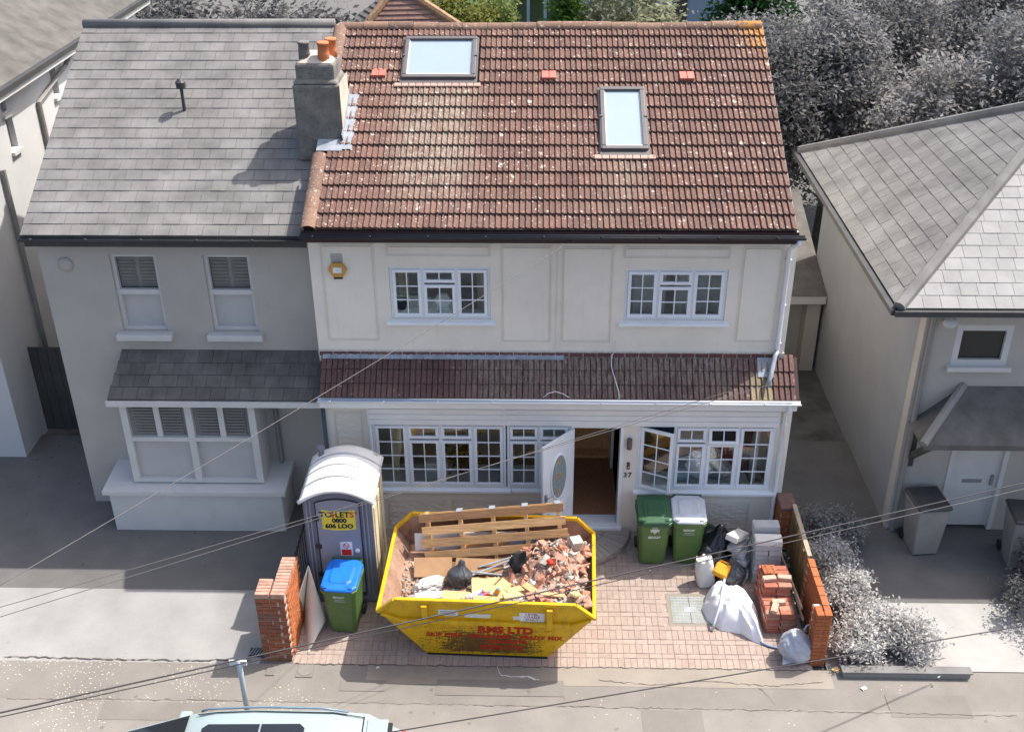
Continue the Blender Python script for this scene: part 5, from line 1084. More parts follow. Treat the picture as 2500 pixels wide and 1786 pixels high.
# brick stack
sbm = [bevel_mesh('brick', .215, .1025, .065, .005, .004, 60+i) for i in range(3)]; 
for m_ in sbm: m_.materials.append(M['bricks'])
def hole_brick():
    bm = bmesh.new(); bmesh.ops.create_cube(bm, size=1)
    for v in bm.verts: v.co = Vector((v.co.x*.1025, v.co.y*.215, v.co.z*.065))
    me = bpy.data.meshes.new('brick'); bm.to_mesh(me); bm.free(); me.materials.append(M['brickn']); return me
bz = gz(-2.2)
for x_ in (0, 1):
    for d in range(9):
        H = 6 if d < 4 else 9
        for c in range(H):
            hid = 0 < d and x_ == 1 and c < H-2 and d != 4
            hid = hid or (d > 0 and c < H-2 and x_ == 0 and False)
            if hid or (d == 4 and c < 5 and x_ == 1): continue
            o = link('brick', sbm[(c+d) % 3], None, None, (7.42+x_*.235+rg.uniform(-.012, .012)-.02*(c % 2), -2.42+d*.107+rg.uniform(-.006, .006), bz+.033+c*.0658+.0), (0, 0, rg.uniform(-.05, .05))); tag(o, 'reclaimed red brick in the loose stack beside boundary wall', 'brick', 'reclaimed bricks stacked by the wall')
hbm = hole_brick(); zt2 = bz+.033+9*.0658
for i in range(2):
    t = thing('perforated_brick', 'new orange perforated brick with six holes on top of the brick stack', 'brick', (7.40+i*.108, -1.68, zt2), (0, 0, .1), 'perforated bricks on the stack'); link('body', hbm, None, t)
    for hx_ in (0,):
        for hy_ in (-.065, 0, .065): link('hole', MB().lathe([(.022, .0), (.022, .002)], n=14).mesh('hole'), M['dbrick'], t, (hx_, hy_, .0325))
pb = bevel_mesh('brick', .215, .1025, .065, .006, .003, 66); pb.materials.append(plain('pale_pink_brick', (.52, .36, .27), .9, .15, 12, .4, 80))
for x, y, z, rz, lb in ((7.53, -2.22, bz+.033+6*.0658, .05, 'single pale brick lying across front half of brick stack'), (7.44, -2.37, bz+.033+6*.0658, 1.2, 'pale half-buried brick on front edge of the brick stack'), (7.42, -1.88, zt2-.0, .15, 'pale pink brick on upper tier of the brick stack, left'), (7.67, -1.86, zt2, -.1, 'pale pink brick on upper tier of the brick stack, by battens')):
    o = link('brick', pb, None, None, (x, y, z), (0, 0, rz)); tag(o, lb, 'brick')
# bags
bag('black_sack', 'large black bin sack heaped beside the pale-lidded bin', (6.80, -.66, gz(-.6)), .72, .62, .66, M['sackb'], 12)
bag('black_sack', 'black bin sack lying against house wall behind heap', (6.62, -.42, gz(-.4)), .5, .5, .5, M['sackb'], 13, False)
bag('black_sack', 'tied black bin sack with upright neck next to short block stack', (6.93, -1.30, gz(-1.3)), .50, .46, .52, M['sackg'], 14)
bag('black_sack', 'black bin sack wedged between pale-lidded bin and the heap', (6.56, -.78, gz(-.8)), .40, .42, .42, M['sackb'], 27, False)
bag('black_sack', 'black bin sack slumped low in front of the heap', (6.78, -.98, gz(-1.0)), .46, .36, .34, M['sackb'], 28, False)
bag('black_sack', 'bulging black bin sack between white sack and short block stack', (6.74, -1.12, gz(-1.1)), .50, .44, .56, M['sackb'], 31)
bag('grey_sack', 'shiny dark sack slumped behind white sack and yellow can', (6.62, -1.05, gz(-1.05)), .36, .34, .36, M['sackg'], 15, False)
def upright_sack(name, label, p, sx, sy, sz, mat, seed, rz=0, lean=(0, 0)):
    mb = MB(); n = 40; L = 16; vs = []; fs = []
    for j in range(L+1):
        t = j/L
        for i in range(n):
            a = 2*math.pi*i/n; c, d = math.cos(a), math.sin(a); k = (abs(c)**3.2+abs(d)**3.2)**(-1/3.2)
            f = 1+.10*math.sin(math.pi*t)-.12*t+.10*mnoise.noise(Vector((c*2, d*2, t*3+seed)))+.06*mnoise.noise(Vector((c*5, d*5, t*7+seed)))
            vs.append((c*k*sx/2*f+lean[0]*t, d*k*sy/2*f+lean[1]*t, sz*t+(.10*mnoise.noise(Vector((c*1.5, d*1.5, seed))) if j == L else 0)))
    for j in range(L):
        for i in range(n): fs.append((j*n+i, j*n+(i+1) % n, (j+1)*n+(i+1) % n, (j+1)*n+i))
    fs.append(tuple(range(n-1, -1, -1))); b0 = len(vs)
    for i in range(n): v = vs[L*n+i]; vs.append((v[0]*.9+lean[0]*.1, v[1]*.9+lean[1]*.1, v[2]-.10))
    fs += [(L*n+i, L*n+(i+1) % n, b0+(i+1) % n, b0+i) for i in range(n)]; fs.append(tuple(b0+i for i in range(n)))
    o = link(name, mb.add(vs, fs).mesh(name, smooth=True), mat, None, p, (0, 0, rz)); return tag(o, label, 'sack')
upright_sack('white_sack', 'white woven sack standing open behind the yellow jerrycan', (6.50, -1.34, gz(-1.34)), .30, .24, .52, plain('white_woven_sack', (.66, .65, .62), .6, .1, 5), 3, .2, (-.05, .03))
jc = thing('jerrycan', 'yellow plastic jerrycan lying on white sacks', 'jerrycan', (6.68, -1.50, gz(-1.5)+.30), (R(-62), R(8), R(-28)))
mb = MB(); mb.box(-.12, .12, -.08, .08, 0, .22); link('body', mb.mesh('body'), M['yellow'], jc).modifiers.new('b', 'BEVEL').width = .025
mb = MB(); mb.tube([(-.09, 0, .21), (-.09, 0, .275), (.05, 0, .275), (.05, 0, .21)], .018, 8); link('handle', mb.mesh('handle', smooth=True), M['yellow'], jc)
mb = MB(); mb.lathe([(.03, .215), (.03, .25)], (.085, 0, 0), 12); link('cap', mb.mesh('cap'), M['yellow'], jc)
# big white builder's bag, collapsed
def bulk_bag():
    bm = bmesh.new(); N = 72; rad = 26; c = Vector((6.83, -2.02)); rings = []
    foot = [(6.36, -1.95), (6.42, -2.20), (6.60, -2.42), (6.93, -2.50), (7.10, -2.66), (7.24, -2.72), (7.28, -2.40), (7.27, -2.05), (7.18, -1.75), (6.95, -1.55), (6.68, -1.42), (6.48, -1.62)]
    def fpt(t):
        t = t*len(foot); i = int(t) % len(foot); f = t-int(t); f = f*f*(3-2*f); a = Vector(foot[i]); b = Vector(foot[(i+1) % len(foot)]); return a*(1-f)+b*f
    for j in range(rad+1):
        ring_ = []; s = j/rad
        for i in range(N):
            p = fpt(i/N); q = c+(p-c)*s
            h = .33*(1-s**3.5)*(1+.25*mnoise.noise(Vector((q.x*2.2, q.y*2.2, 3))))
            fold = mnoise.noise(Vector((q.x*5+q.y*2, q.y*3-q.x, 7))); h += (.06*fold+.06*(1-2*abs(mnoise.noise(Vector((q.x*7+q.y*4, q.y*5-q.x*3, 1))))))*(1-s**6)
            ang = 2*math.pi*i/N; h += .03*math.sin(ang*7+1)*s*(1-s)*3
            h += .05*math.exp(-((q.x-6.62)/.12)**2-((q.y+1.58)/.15)**2)
            z = gz(q.y)+max(.004, h)
            ring_.append(bm.verts.new((q.x, q.y, z)))
            if j == 0: break
        rings.append(ring_)
    for j in range(rad):
        for i in range(N):
            if j == 0: bm.faces.new((rings[0][0], rings[1][i], rings[1][(i+1) % N]))
            else: bm.faces.new((rings[j][i], rings[j+1][i], rings[j+1][(i+1) % N], rings[j][(i+1) % N]))
    me = bpy.data.meshes.new('bulk_bag'); bm.to_mesh(me); bm.free()
    for p in me.polygons: p.use_smooth = True
    return me
bb_ = thing('bulk_bag', 'collapsed white woven bulk bag spread over the paving by manhole', 'bulk bag', (6.83, -2.0, gz(-2.0)))
me = bulk_bag(); me.transform(Matrix.Translation(-WL[bb_.name])); link('fabric', me, plain('white_woven_polypropylene', (.80, .80, .82), .6, .05, 6, .25, 30), bb_)
mb = MB(); mb.tube([(6.76, -1.58, .22), (6.68, -1.9, .285), (6.60, -2.2, .19), (6.50, -2.38, .0), (6.47, -2.44, gz(-2.44)+.02)], .022, 8); mb.build('lifting_strap', plain('blue_white_webbing', (.50, .54, .62), .7, .2, 8), bb_, smooth=True)
mb = MB(); mb.tube([(7.2, -2.68, gz(-2.68)+.02), (7.32, -2.76, gz(-2.76)+.025), (7.45, -2.80, gz(-2.8)+.02)], .018, 8); mb.build('lifting_strap', plain('blue_webbing', (.25, .32, .48), .7), bb_, smooth=True)
cb = thing('carrier_bag', 'pale translucent carrier bag full of waste at end of boundary wall', 'bag', (7.70, -2.98, gz(-2.98)), (0, 0, .25))
cbm = plain('shaded_carrier_plastic', (.40, .42, .48), .35, .12, 5, .2, 14, spec=.5); me = lump(18, .58, .46, .60, .10, 1.5, 5);  # plastic colour darkened to carry the boundary wall's shadow
for v in me.vertices: t_ = v.co.z/.55; v.co.x = v.co.x*(1.12-.50*t_*t_)-.10*t_+.05; v.co.y = v.co.y*(1.1-.45*t_*t_)+.05*t_
link('pouch', me, cbm, cb)
mb = MB(); mb.tube([(.10, .06, .42), (.16, .08, .56), (.22, .08, .58), (.26, .06, .46), (.20, .04, .34)], .014, 6); link('handle_loop', mb.mesh('handle_loop', smooth=True), cbm, cb)
mb = MB(); mb.add([(-.25, -.05, .16), (-.12, -.14, .05), (-.30, -.16, .07), (-.2, -.02, .3)], [(0, 1, 2), (0, 2, 3), (0, 3, 1)]); link('torn_corner', mb.mesh('torn_corner'), cbm, cb)
# covers and gully
mc = thing('inspection_cover', 'pale galvanised inspection cover with raised pattern in the drive', 'manhole cover', ((MANX[0]+MANX[1])/2, (MANX[2]+MANX[3])/2, gz(-1.96)), (SLP, 0, 0))
M['galv'] = plain('galvanised_cover', (.27, .285, .27), .55, .12, 6, spec=.4); cw, ch = (MANX[1]-MANX[0])/2, (MANX[3]-MANX[2])/2
link('plate', MB().box(-cw, cw, -ch, ch, -.02, .002).mesh('plate'), M['galv'], mc); mb = MB()
for i in range(10):
    for j in range(9):
        if 3 <= i <= 6 and 3 <= j <= 5: continue
        mb.obox((-cw+.035+i*(2*cw-.07)/9, -ch+.035+j*(2*ch-.07)/8, .004), (.035, .01, .005), (0, 0, 0 if (i+j) % 2 else 0))
tag(link('tread_pattern', mb.mesh('tread'), M['galv'], mc), kind='stuff'); mb = MB(); mb.box(-.1, .1, -.06, .06, .002, .006); link('name_plate', mb.mesh('np'), M['lead'], mc); mb = MB(); mb.box(-.004, .004, -ch, ch, .002, .0055); link('split_line', mb.mesh('sl'), M['dark'], mc)
top('stop_valve_cover', MB().box(-.58, -.44, -3.49, -3.33, gz(-3.4)+.001, gz(-3.4)+.014), M['patch'], 'small square valve cover in pavement near gate pier', 'cover', bevel=.004)
cv = thing('meter_cover', 'square pavement cover with round inset near the drive', 'cover', (.03, -3.38, gz(-3.38))); MB().box(-.10, .16, -3.52, -3.25, gz(-3.4)+.001, gz(-3.4)+.012).build('plate', M['patch'], cv); link('disc', MB().lathe([(.115, .012), (.115, .018)], n=28).mesh('disc'), M['tarmac'], cv)
gu = thing('gully_grate', 'dark barred drain grate at foot of the gate pier', 'drain', (-.80, -3.02, gz(-3.0))); MB().box(-.93, -.69, -3.10, -2.90, gz(-3.1)-.004, gz(-3.1)+.008).build('frame', M['dark'], gu)
for i in range(5): mb = MB(); mb.obox((-.89+i*.045, -3.0, gz(-3.0)+.016), (.012, .16, .012), (0, 0, -.3)); mb.build('bar', M['lead'], gu)
# sign post in the pavement
po = thing('sign_post', 'grey steel post with small flat plate standing behind parked car', 'post', (-.58, -4.5, gz(-4.5))); M['galp'] = plain('galvanised_post', (.42, .50, .56), .4, .08, 4, spec=.5)
mb = MB(); mb.lathe([(.038, gz(-4.5)), (.038, 1.10), (.03, 1.115)], (-.58, -4.5, 0), 16); mb.build('tube', M['galp'], po, smooth=True); mb = MB(); mb.box(-.72, -.47, -4.52, -4.485, 1.04, 1.13); mb.build('plate', plain('grey_plate', (.62, .63, .64), .5), po, bevel=.006)
# litter
for x, y, s, lb, mt in ((8.62, -3.60, .09, 'scrap of white paper on the pavement by end of boundary wall', 'boxw'), (5.58, -1.05, .03, 'tiny white scrap on paving near the bins', 'boxw'), (1.15, -3.30, .05, 'scrap of white plastic in skip shadow left', 'boxw'), (8.28, -3.22, .12, 'offcut of pale timber at the end of boundary wall', 'ply')):
    mb = MB(); mb.obox((x, y, gz(y)+.012), (s, s*.6, .012), (.05, .1, .6)); top('litter', mb, M[mt], lb, 'litter')
_cr = M['crack']; M['crack'] = plain('white_paint_spill', (.62, .60, .57), .8); crack([(3.02, -3.24), (3.08, -3.42), (3.25, -3.46), (3.45, -3.44), (3.62, -3.52), (3.75, -3.50)], .035, pave, .014, 9); M['crack'] = _cr

# ---- parked car
M['carp'] = plain('pale_blue_car_paint', (.30, .37, .38), .22, .03, 2, spec=.6); M['carg'] = plain('dark_car_glass', (.012, .014, .016), .05, .1, 2, spec=.8)
rz_ = gz(-5.3)-.16; car = thing('parked_car', 'pale blue-green estate car with roof rails parked at the kerb', 'car', (-.30, -6.05, rz_), (0, 0, R(1.5)))
CWD = .86
def cyl_sec(prof, w0, name, mat, bev=.05, inset=None):
    """prof: side outline in x,z ; w(z) narrows upward"""
    vs = []; n = len(prof)
    for s in (-1, 1):
        for x, z in prof: vs.append(Vector((x, s*w0(z), z)))
    mb = MB().add(vs, [tuple(range(n)), tuple(range(2*n-1, n-1, -1))]+[(i, n+i, n+(i+1) % n, (i+1) % n) for i in range(n)])
    o = link(name, mb.mesh(name), mat, car); b = o.modifiers.new('b', 'BEVEL'); b.width = bev; b.segments = 4; b.limit_method = 'ANGLE'; b.angle_limit = R(20)
    for p in o.data.polygons: p.use_smooth = True
    return o
cyl_sec([(-2.15, .32), (-2.2, .55), (-2.1, .72), (-1.65, .93), (-1.2, .98), (1.95, 1.02), (2.12, .9), (2.15, .4), (2.0, .25), (-2.0, .25)], lambda z: CWD-.03*abs(z-.6), 'body', M['carp'], .07)
gw_ = lambda z: .80-.24*(z-1.0)/.62
cyl_sec([(-1.78, .93), (-.62, 1.50), (-.3, 1.575), (.2, 1.60), (1.25, 1.56), (1.72, 1.46), (2.05, 1.0)], gw_, 'cabin', M['carp'], .06)
def cquad(p, name, mat): link(name, MB().add(p, [(0, 1, 2, 3)]).mesh(name), mat, car)
ws = [(-1.70, -.72, .97), (-1.70, .72, .97), (-.66, .55, 1.48), (-.66, -.55, 1.48)]; cquad([Vector(q)+Vector((-.012, 0, .022)) for q in ws], 'windscreen', M['carg'])
for s in (-1, 1):
    for x0, x1, x2, x3 in ((-1.25, -.05, -.05, -.62), (.02, .85, .85, .02), (.92, 1.75, 1.55, .92)):
        z0, z1 = 1.06, 1.44; cquad([Vector((x0, s*(gw_(z0)+.012), z0)), Vector((x1, s*(gw_(z0)+.012), z0)), Vector((x2, s*(gw_(z1)+.012), z1)), Vector((x3, s*(gw_(z1)+.012), z1))], 'side_window', M['carg'])
    mb = MB(); mb.tube([(-.50, s*.545, 1.58), (-.40, s*.545, 1.625), (.3, s*.545, 1.655), (1.1, s*.54, 1.63), (1.45, s*.535, 1.565)], .016, 8); link('roof_rail', mb.mesh('rr', smooth=True), plain('blue_grey_rail', (.16, .22, .27), .35, spec=.6), car)
    mb = MB(); mb.box(-.98, -.80, s*.92-.09, s*.92+.09, .98, 1.12); o = link('mirror', mb.mesh('mirror'), M['carp'], car); b = o.modifiers.new('b', 'BEVEL'); b.width = .04; b.segments = 3
    for x in (-1.38, 1.32):
        wh = link('wheel', MB().lathe([(.2, -.1), (.30, -.1), (.32, -.08), (.32, .08), (.30, .1), (.2, .1)], n=28).mesh('wheel', smooth=True), M['black'], car, (x, s*.77, .32), (R(90), 0, 0)); link('rim', MB().lathe([(.19, -.105), (.05, -.115), (.05, .115), (.19, .105)], n=20).mesh('rim', smooth=True), M['lead'], wh)
mb = MB(); pz_ = [(-.35, -.36), (.85, -.36), (.92, -.29), (.92, .22), (.85, .29), (-.35, .29), (-.42, .22), (-.42, -.29)]
mb.prism([Vector((x, y, 1.598+.006*(1-abs(x-.2)))) for x, y in pz_], (0, 0, .016)); link('sunroof', mb.mesh('sunroof'), M['carg'], car); mb = MB().box(.33, .35, -.36, .29, 1.60, 1.626); link('sunroof_divider', mb.mesh('sd'), M['lead'], car)
mb = MB(); mb.box(1.70, 1.98, -.5, .5, 1.44, 1.475); o = link('tail_spoiler', mb.mesh('ts'), M['carp'], car); b = o.modifiers.new('b', 'BEVEL'); b.width = .015; mb = MB(); mb.box(1.98, 2.04, -.45, .45, 1.41, 1.45); link('high_brake_light', mb.mesh('hb'), M['black'], car)
for s in (-1, 1): mb = MB(); mb.tube([(-.55, s*.515, 1.553), (-.3, s*.515, 1.592), (.2, s*.51, 1.616), (1.25, s*.51, 1.576), (1.66, s*.505, 1.49)], .006, 5); link('roof_seam', mb.mesh('roof_seam'), M['black'], car)
mb = MB(); mb.beam((1.66, -.52, 1.488), (1.66, .52, 1.488), .012, .012); link('tailgate_seam', mb.mesh('tailgate_seam'), M['black'], car)
for s in (-1, 1): link('headlight', MB().box(-2.19, -2.08, s*.58-.15, s*.58+.15, .62, .74).mesh('headlight'), M['lead'], car); link('tail_light', MB().box(2.10, 2.17, s*.68-.08, s*.68+.08, .7, .95).mesh('tail_light'), rd, car)

# ---- overhead wires
M['wire'] = plain('grey_cable', (.11, .105, .105), .6, .1); M['wired'] = plain('dark_cable', (.05, .045, .05), .6)
def wire(label, pts, r, mat, sag=.0):
    P = [Vector(p) for p in pts]
    if len(P) == 2: a, b = P; P = [a.lerp(b, t/20)-Vector((0, 0, sag*4*(t/20)*(1-t/20))) for t in range(21)]
    mb = MB(); mb.tube(P, r, 6); mid = P[len(P)//2]; top('overhead_cable', mb, mat, label, 'cable', 'overhead cables', base=mid, smooth=True)
wire('dark overhead cable crossing pavement in front of gate pier and skip', [onY(-260, 1796, -9.5), onY(2640, 1146, -2.6)], .008, M['wired'], .02)
wire('grey overhead cable running just beside the darker one across the skip', [onY(-260, 1806, -9.5), onY(2640, 1161, -2.6)], .005, M['wire'], .02)
wire('dark overhead cable passing above pavement behind the parked car', [onY(900, 1795, -8.2), onY(2600, 1510, -5.4)], .007, M['wired'], .0)
wire('phone cable dropping from middle of main eaves past the upper window', [onY(1402, 583, .1), onY(-120, 1498, -9.0)], .0048, M['wire'], .05)
wire('grey cable from lean-to corner passing the open front door, upper', [Vector((7.43, -.32, 3.26)), onY(-120, 1516, -6.6)], .0045, M['wire'], .0)
wire('grey cable from lean-to corner passing the open front door, lower', [onY(1780, 955, -.35), onY(-120, 1542, -6.8)], .0045, M['wire'], .0)

# ================================================================== NEIGHBOURS AND BACKGROUND
M['gwall'] = render_mat('grey_render', (.45, .42, .38)); M['groof'] = plain('grey_slate', (.18, .176, .17), .85, .28, 1.8, .3, 30, rnd=.07); M['gdark'] = plain('dark_grey_slate', (.12, .113, .105), .85, .3, 2.5, .3, 30, rnd=.12); M['gtrim'] = plain('pale_grey_paint', (.58, .57, .55), .5, .05); M['ggut'] = plain('dark_grey_gutter', G(.06), .5); M['gsh'] = plain('grey_shutter', (.25, .24, .225), .6, .1, 4); M['gblind'] = plain('pale_grey_blind', (.46, .45, .44), .6, .05); M['gwhite'] = plain('white_grey_render', G(.55), .9, .05, 1.5); M['gblack'] = plain('near_black_glass', G(.03), .15, .1, 2, spec=.6); M['gpave'] = plain('pale_grey_paving', (.35, .34, .325), .9, .12, 1.8, .2, 30)
def slate_courses(root, org, ux, uy, un, length, width_fn, ncourse, mat, cell=.26, name='slate_course', seed=0, lift=.02):
    rg = random.Random(seed); ga = length/ncourse
    for c in range(ncourse):
        x0, x1 = width_fn(c*ga), width_fn(c*ga)
        x0, x1 = width_fn((c+.5)*ga); mb = MB(); x = x0-(cell/2 if c % 2 else 0)
        while x < x1-.01:
            a, b = max(x, x0)+.003, min(x+cell, x1)-.003
            if b-a > .02:
                t = rg.uniform(0, .006); q = [(a, c*ga, 0), (b, c*ga, 0), (b, (c+1)*ga+.04, 0), (a, (c+1)*ga+.04, 0)]
                lo = [org+ux*u+uy*v+un*(-.004) for u, v, _ in q]; hi = [org+ux*u+uy*v+un*((lift+t) if v < (c+.5)*ga else .004) for u, v, _ in q]
                mb.add(lo+hi, [(4, 5, 6, 7), (0, 1, 5, 4), (1, 2, 6, 5), (3, 0, 4, 7)])
            x += cell
        if mb.v: mb.build(name, mat, root)
# ---- left neighbour
NX0, NX1, NY = -4.70, -.115, .75
nl = thing('left_neighbour_house', 'grey rendered cottage with slate roof, bay window and shutters', 'house', (-2.5, 1.0, 0))
w1, w2 = (-3.52, -2.74, 3.62, 5.04), (-1.95, -1.17, 3.62, 5.04)
mb = MB(); wall_holes(mb, NX0, NX1, -.1, 5.36, NY, NY+.25, [w1, w2, (-3.45, -1.25, .9, 2.6)]); mb.build('front_wall', M['gwall'], nl)
mb = MB(); mb.box(NX0, NX0+.25, NY+.252, 8.6, -.1, 5.36); mb.prism([(NX0+.02, .8, 5.362), (NX0+.02, 8.6, 5.362), (NX0+.02, 4.66, 7.86)], (.2, 0, 0)); mb.box(NX0+.25, NX1, 8.4, 8.6, -.1, 5.36); mb.build('side_wall', M['gwall'], nl)
mb = MB(); mb.box(NX0+.3, NX1-.05, 1.6, 1.65, 0, 5.3); mb.box(NX0+.3, NX1-.05, 1.02, 1.6, 3.1, 3.15); mb.build('interior_walls', M['gsh'], nl)
NP = R(30); no = Vector((0, .46, 5.50)); nu = Vector((0, math.cos(NP), math.sin(NP))); nn_ = Vector((0, -math.sin(NP), math.cos(NP))); NLEN = 4.85
mb = MB(); q = lambda x, s, n: no+Vector((x, 0, 0))+nu*s+nn_*n
mb.prism([q(NX0-.06, 0, -.1), q(NX0-.06, NLEN, -.1), q(NX0-.06, NLEN, 0), q(NX0-.06, 0, 0)], (NX1-NX0-.02, 0, 0)); tp = q(0, NLEN, 0)
mb.prism([(NX0-.06, tp.y, tp.z), (NX0-.06, 8.9, 5.5), (NX0-.06, 8.9, 5.4), (NX0-.06, tp.y, tp.z-.12)], (NX1-NX0-.02, 0, 0)); nroof = mb.build('roof', M['groof'], nl)
slate_courses(nroof, no, Vector((1, 0, 0)), nu, nn_, NLEN, lambda s: (NX0-.08, NX1-.02), 21, M['groof'], .27, seed=5, lift=.013)
mb = MB(); mb.tube([(NX0-.08, tp.y, tp.z+.01), (NX1-.02, tp.y, tp.z+.01)], .09, 10); mb.build('ridge', M['groof'], nroof, smooth=True)
gutter(NX0-.1, NX1-.02, .42, 5.47, .06, M['ggut'], 'gutter', nl); mb = MB(); mb.box(NX0-.05, NX1-.02, .47, .51, 5.30, 5.47); mb.build('fascia', M['ggut'], nl)
# swept aerial rod on the roof
mb = MB(); mb.tube([q(-2.55, 2.72, 0), q(-2.55, 2.72, .0)+Vector((0, 0, .42))], .03, 8); mb.lathe([(.0, 0), (.08, .0), (.09, .1), (.03, .16)], q(-2.55, 2.72, 0)+Vector((0, 0, .4)), 12); mb.build('roof_vent', M['ggut'], nl)
for (x0, x1, z0, z1) in (w1, w2):
    mb = MB(); ring(mb, x0, x1, z0, z1, .06, NY+.06, NY+.14); mb.box(x0, x1, NY+.05, NY+.13, (z0+z1)/2-.04, (z0+z1)/2+.05); win = mb.build('sash_window', M['gtrim'], nl)
    mb = MB(); zm = (z0+z1)/2+.05; mb.box(x0+.06, x1-.06, NY+.16, NY+.165, zm, z1-.06); mb.build('pane', M['gsh'], win)
    for a, b in ((x0+.08, (x0+x1)/2-.04), ((x0+x1)/2+.04, x1-.08)):
        mb = MB(); n = 9
        for i in range(n): zz = zm+.03+i*(z1-.1-zm)/n; mb.obox(((a+b)/2, NY+.15, zz), (b-a, .012, .05), (.5, 0, 0))
        mb.build('shutter', M['gsh'], win, kind='stuff')
    mb = MB(); mb.box(x0+.06, x1-.06, NY+.12, NY+.13, z0+.06, (z0+z1)/2-.04); mb.build('blind', M['gblind'], win)
    mb = MB(); mb.box(x0-.1, x1+.08, NY-.14, NY+.05, z0-.14, z0-.02); mb.build('sill', M['gtrim'], win, bevel=.02)
o = wpart('wall_plaque', MB().lathe([(.0, 0), (.13, 0), (.13, .02), (.05, .035)], n=24).mesh('p', smooth=True), M['gwall'], nl, (-4.27, NY, 4.86), (R(90), 0, 0))
# bay
mb = MB(); mb.box(-4.02, -.92, -.10, NY-.002, -.1, .80); mb.build('bay_base', M['gtrim'], nl, bevel=.02); mb = MB(); mb.add([(-4.10, -.17, .80), (-.84, -.17, .80), (-.84, -.17, .88), (-4.10, -.17, .88), (-4.10, NY-.003, .80), (-.84, NY-.003, .80), (-.84, NY-.003, .95), (-4.10, NY-.003, .95)], [(0, 1, 2, 3), (3, 2, 6, 7), (0, 3, 7, 4), (1, 5, 6, 2), (0, 4, 5, 1)]); mb.build('bay_sill', M['gtrim'], nl)
mb = MB(); 
for x in (-3.52, -2.40, -1.30): mb.box(x-.06, x+.06, .06, .18, .93, 2.62)
mb.box(-3.58, -1.24, .062, .178, 2.55, 2.66); mb.box(-3.46, -1.36, .064, .17, .93, 1.0); mb.box(-3.46, -1.36, .064, .17, 1.80, 1.88); mb.box(-3.58, -3.48, .18, NY-.002, .93, 2.66); mb.box(-1.34, -1.24, .18, NY-.002, .93, 2.66); bay = mb.build('bay_window', M['gtrim'], nl)
for a, b in ((-3.46, -2.46), (-2.34, -1.36)):
    mb = MB(); mb.box(a, b, .15, .155, 1.88, 2.55); mb.build('pane', M['gsh'], bay); mb = MB(); mb.box(a, b, .14, .15, 1.0, 1.8); mb.build('blind', M['gblind'], bay); mb = MB(); m_ = (a+b)/2; mb.box(m_-.05, m_+.05, .09, .14, 1.88, 2.55); mb.build('shutter_stile', M['gtrim'], bay)
    for c, d in ((a+.08, m_-.07), (m_+.07, b-.08)):
        mb = MB(); 
        for i in range(10): mb.obox(((c+d)/2, .12, 1.94+i*.06), (d-c, .012, .05), (.5, 0, 0))
        mb.build('shutter', M['gsh'], bay, kind='stuff')
mb = MB(); mb.add([(-3.70, -.05, 2.72), (-.06, -.05, 2.72), (-.12, NY-.004, 3.24), (-3.60, NY-.004, 3.24), (-3.70, -.05, 2.64), (-.06, -.05, 2.64), (-.12, NY-.004, 2.64), (-3.60, NY-.004, 2.64)], [(0, 1, 2, 3), (4, 5, 1, 0), (5, 6, 2, 1), (7, 4, 0, 3), (4, 7, 6, 5)]); bayr = mb.build('bay_roof', M['gdark'], nl)
bu = Vector((0, .8, .52)).normalized(); slate_courses(bayr, Vector((0, -.06, 2.725)), Vector((1, 0, 0)), bu, Vector((0, -bu.z, bu.y)), .94, lambda s: (-3.70+s*.1, -.08), 4, M['gdark'], .25, seed=8)
mb = MB(); mb.box(-3.72, -.06, -.10, -.052, 2.60, 2.70); mb.build('bay_fascia', M['gtrim'], nl); mb = MB(); mb.tube([(-1.05, .68, 2.6), (-1.05, .68, .9)], .04, 8); mb.build('downpipe', M['gsh'], nl)
# ---- far left white house
fl = thing('white_side_house', 'tall white rendered house beyond grey cottage with small dark windows', 'house', (-9, 7, 0))
fw = [(4.55, 4.85, 5.55, 6.15), (6.9, 7.2, 5.95, 6.55), (4.5, 4.72, 6.3, 6.5)]
mb = MB(); ys = [2.2, 12.5]; mb2 = MB(); wall_holes(mb2, 2.2, 12.5, -.1, 6.75, 0, .25, fw); mb.add([Vector((-6.62-v.y, v.x, v.z)) for v in mb2.v], mb2.f); mb.box(-11, -6.87, 2.2, 2.4, -.1, 6.75); mb.build('wall', M['gwhite'], fl)
for y0, y1, z0, z1 in fw: mb = MB(); mb.box(-6.80, -6.74, y0, y1, z0, z1); w_ = mb.build('window', M['gsh'], fl); mb = MB(); mb.box(-6.66, -6.55, y0-.05, y1+.05, z0-.09, z0-.02); mb.build('sill', M['gtrim'], w_)
mb = MB(); mb.add([(-6.35, 1.9, 6.92), (-6.35, 12.8, 6.92), (-10.5, 12.8, 9.3), (-10.5, 1.9, 9.3), (-6.35, 1.9, 6.80), (-6.35, 12.8, 6.80), (-10.5, 12.8, 9.15), (-10.5, 1.9, 9.15)], [(0, 1, 2, 3), (7, 6, 5, 4), (0, 4, 5, 1), (0, 3, 7, 4), (1, 5, 6, 2)]); fr_ = mb.build('roof', M['gdark'], fl)
mb = MB(); mb.beam((-6.30, 1.9, 6.86), (-6.30, 12.8, 6.86), .12, .10); mb.build('gutter', M['ggut'], fl); mb = MB(); mb.beam((-6.45, 1.9, 6.74), (-6.45, 12.8, 6.74), .32, .1); mb.build('soffit', M['gtrim'], fl)
mb = MB(); mb.tube([(-6.32, 7.6, 6.8), (-6.52, 7.5, 6.45), (-6.56, 6.0, 6.1), (-6.56, 6.0, 0)], .05, 8); mb.build('downpipe', M['gsh'], fl)
mb = MB(); mb.tube([(-6.56, 3.9, 5.4), (-6.56, 3.9, 0)], .05, 8); mb.build('waste_pipe', M['gsh'], fl)
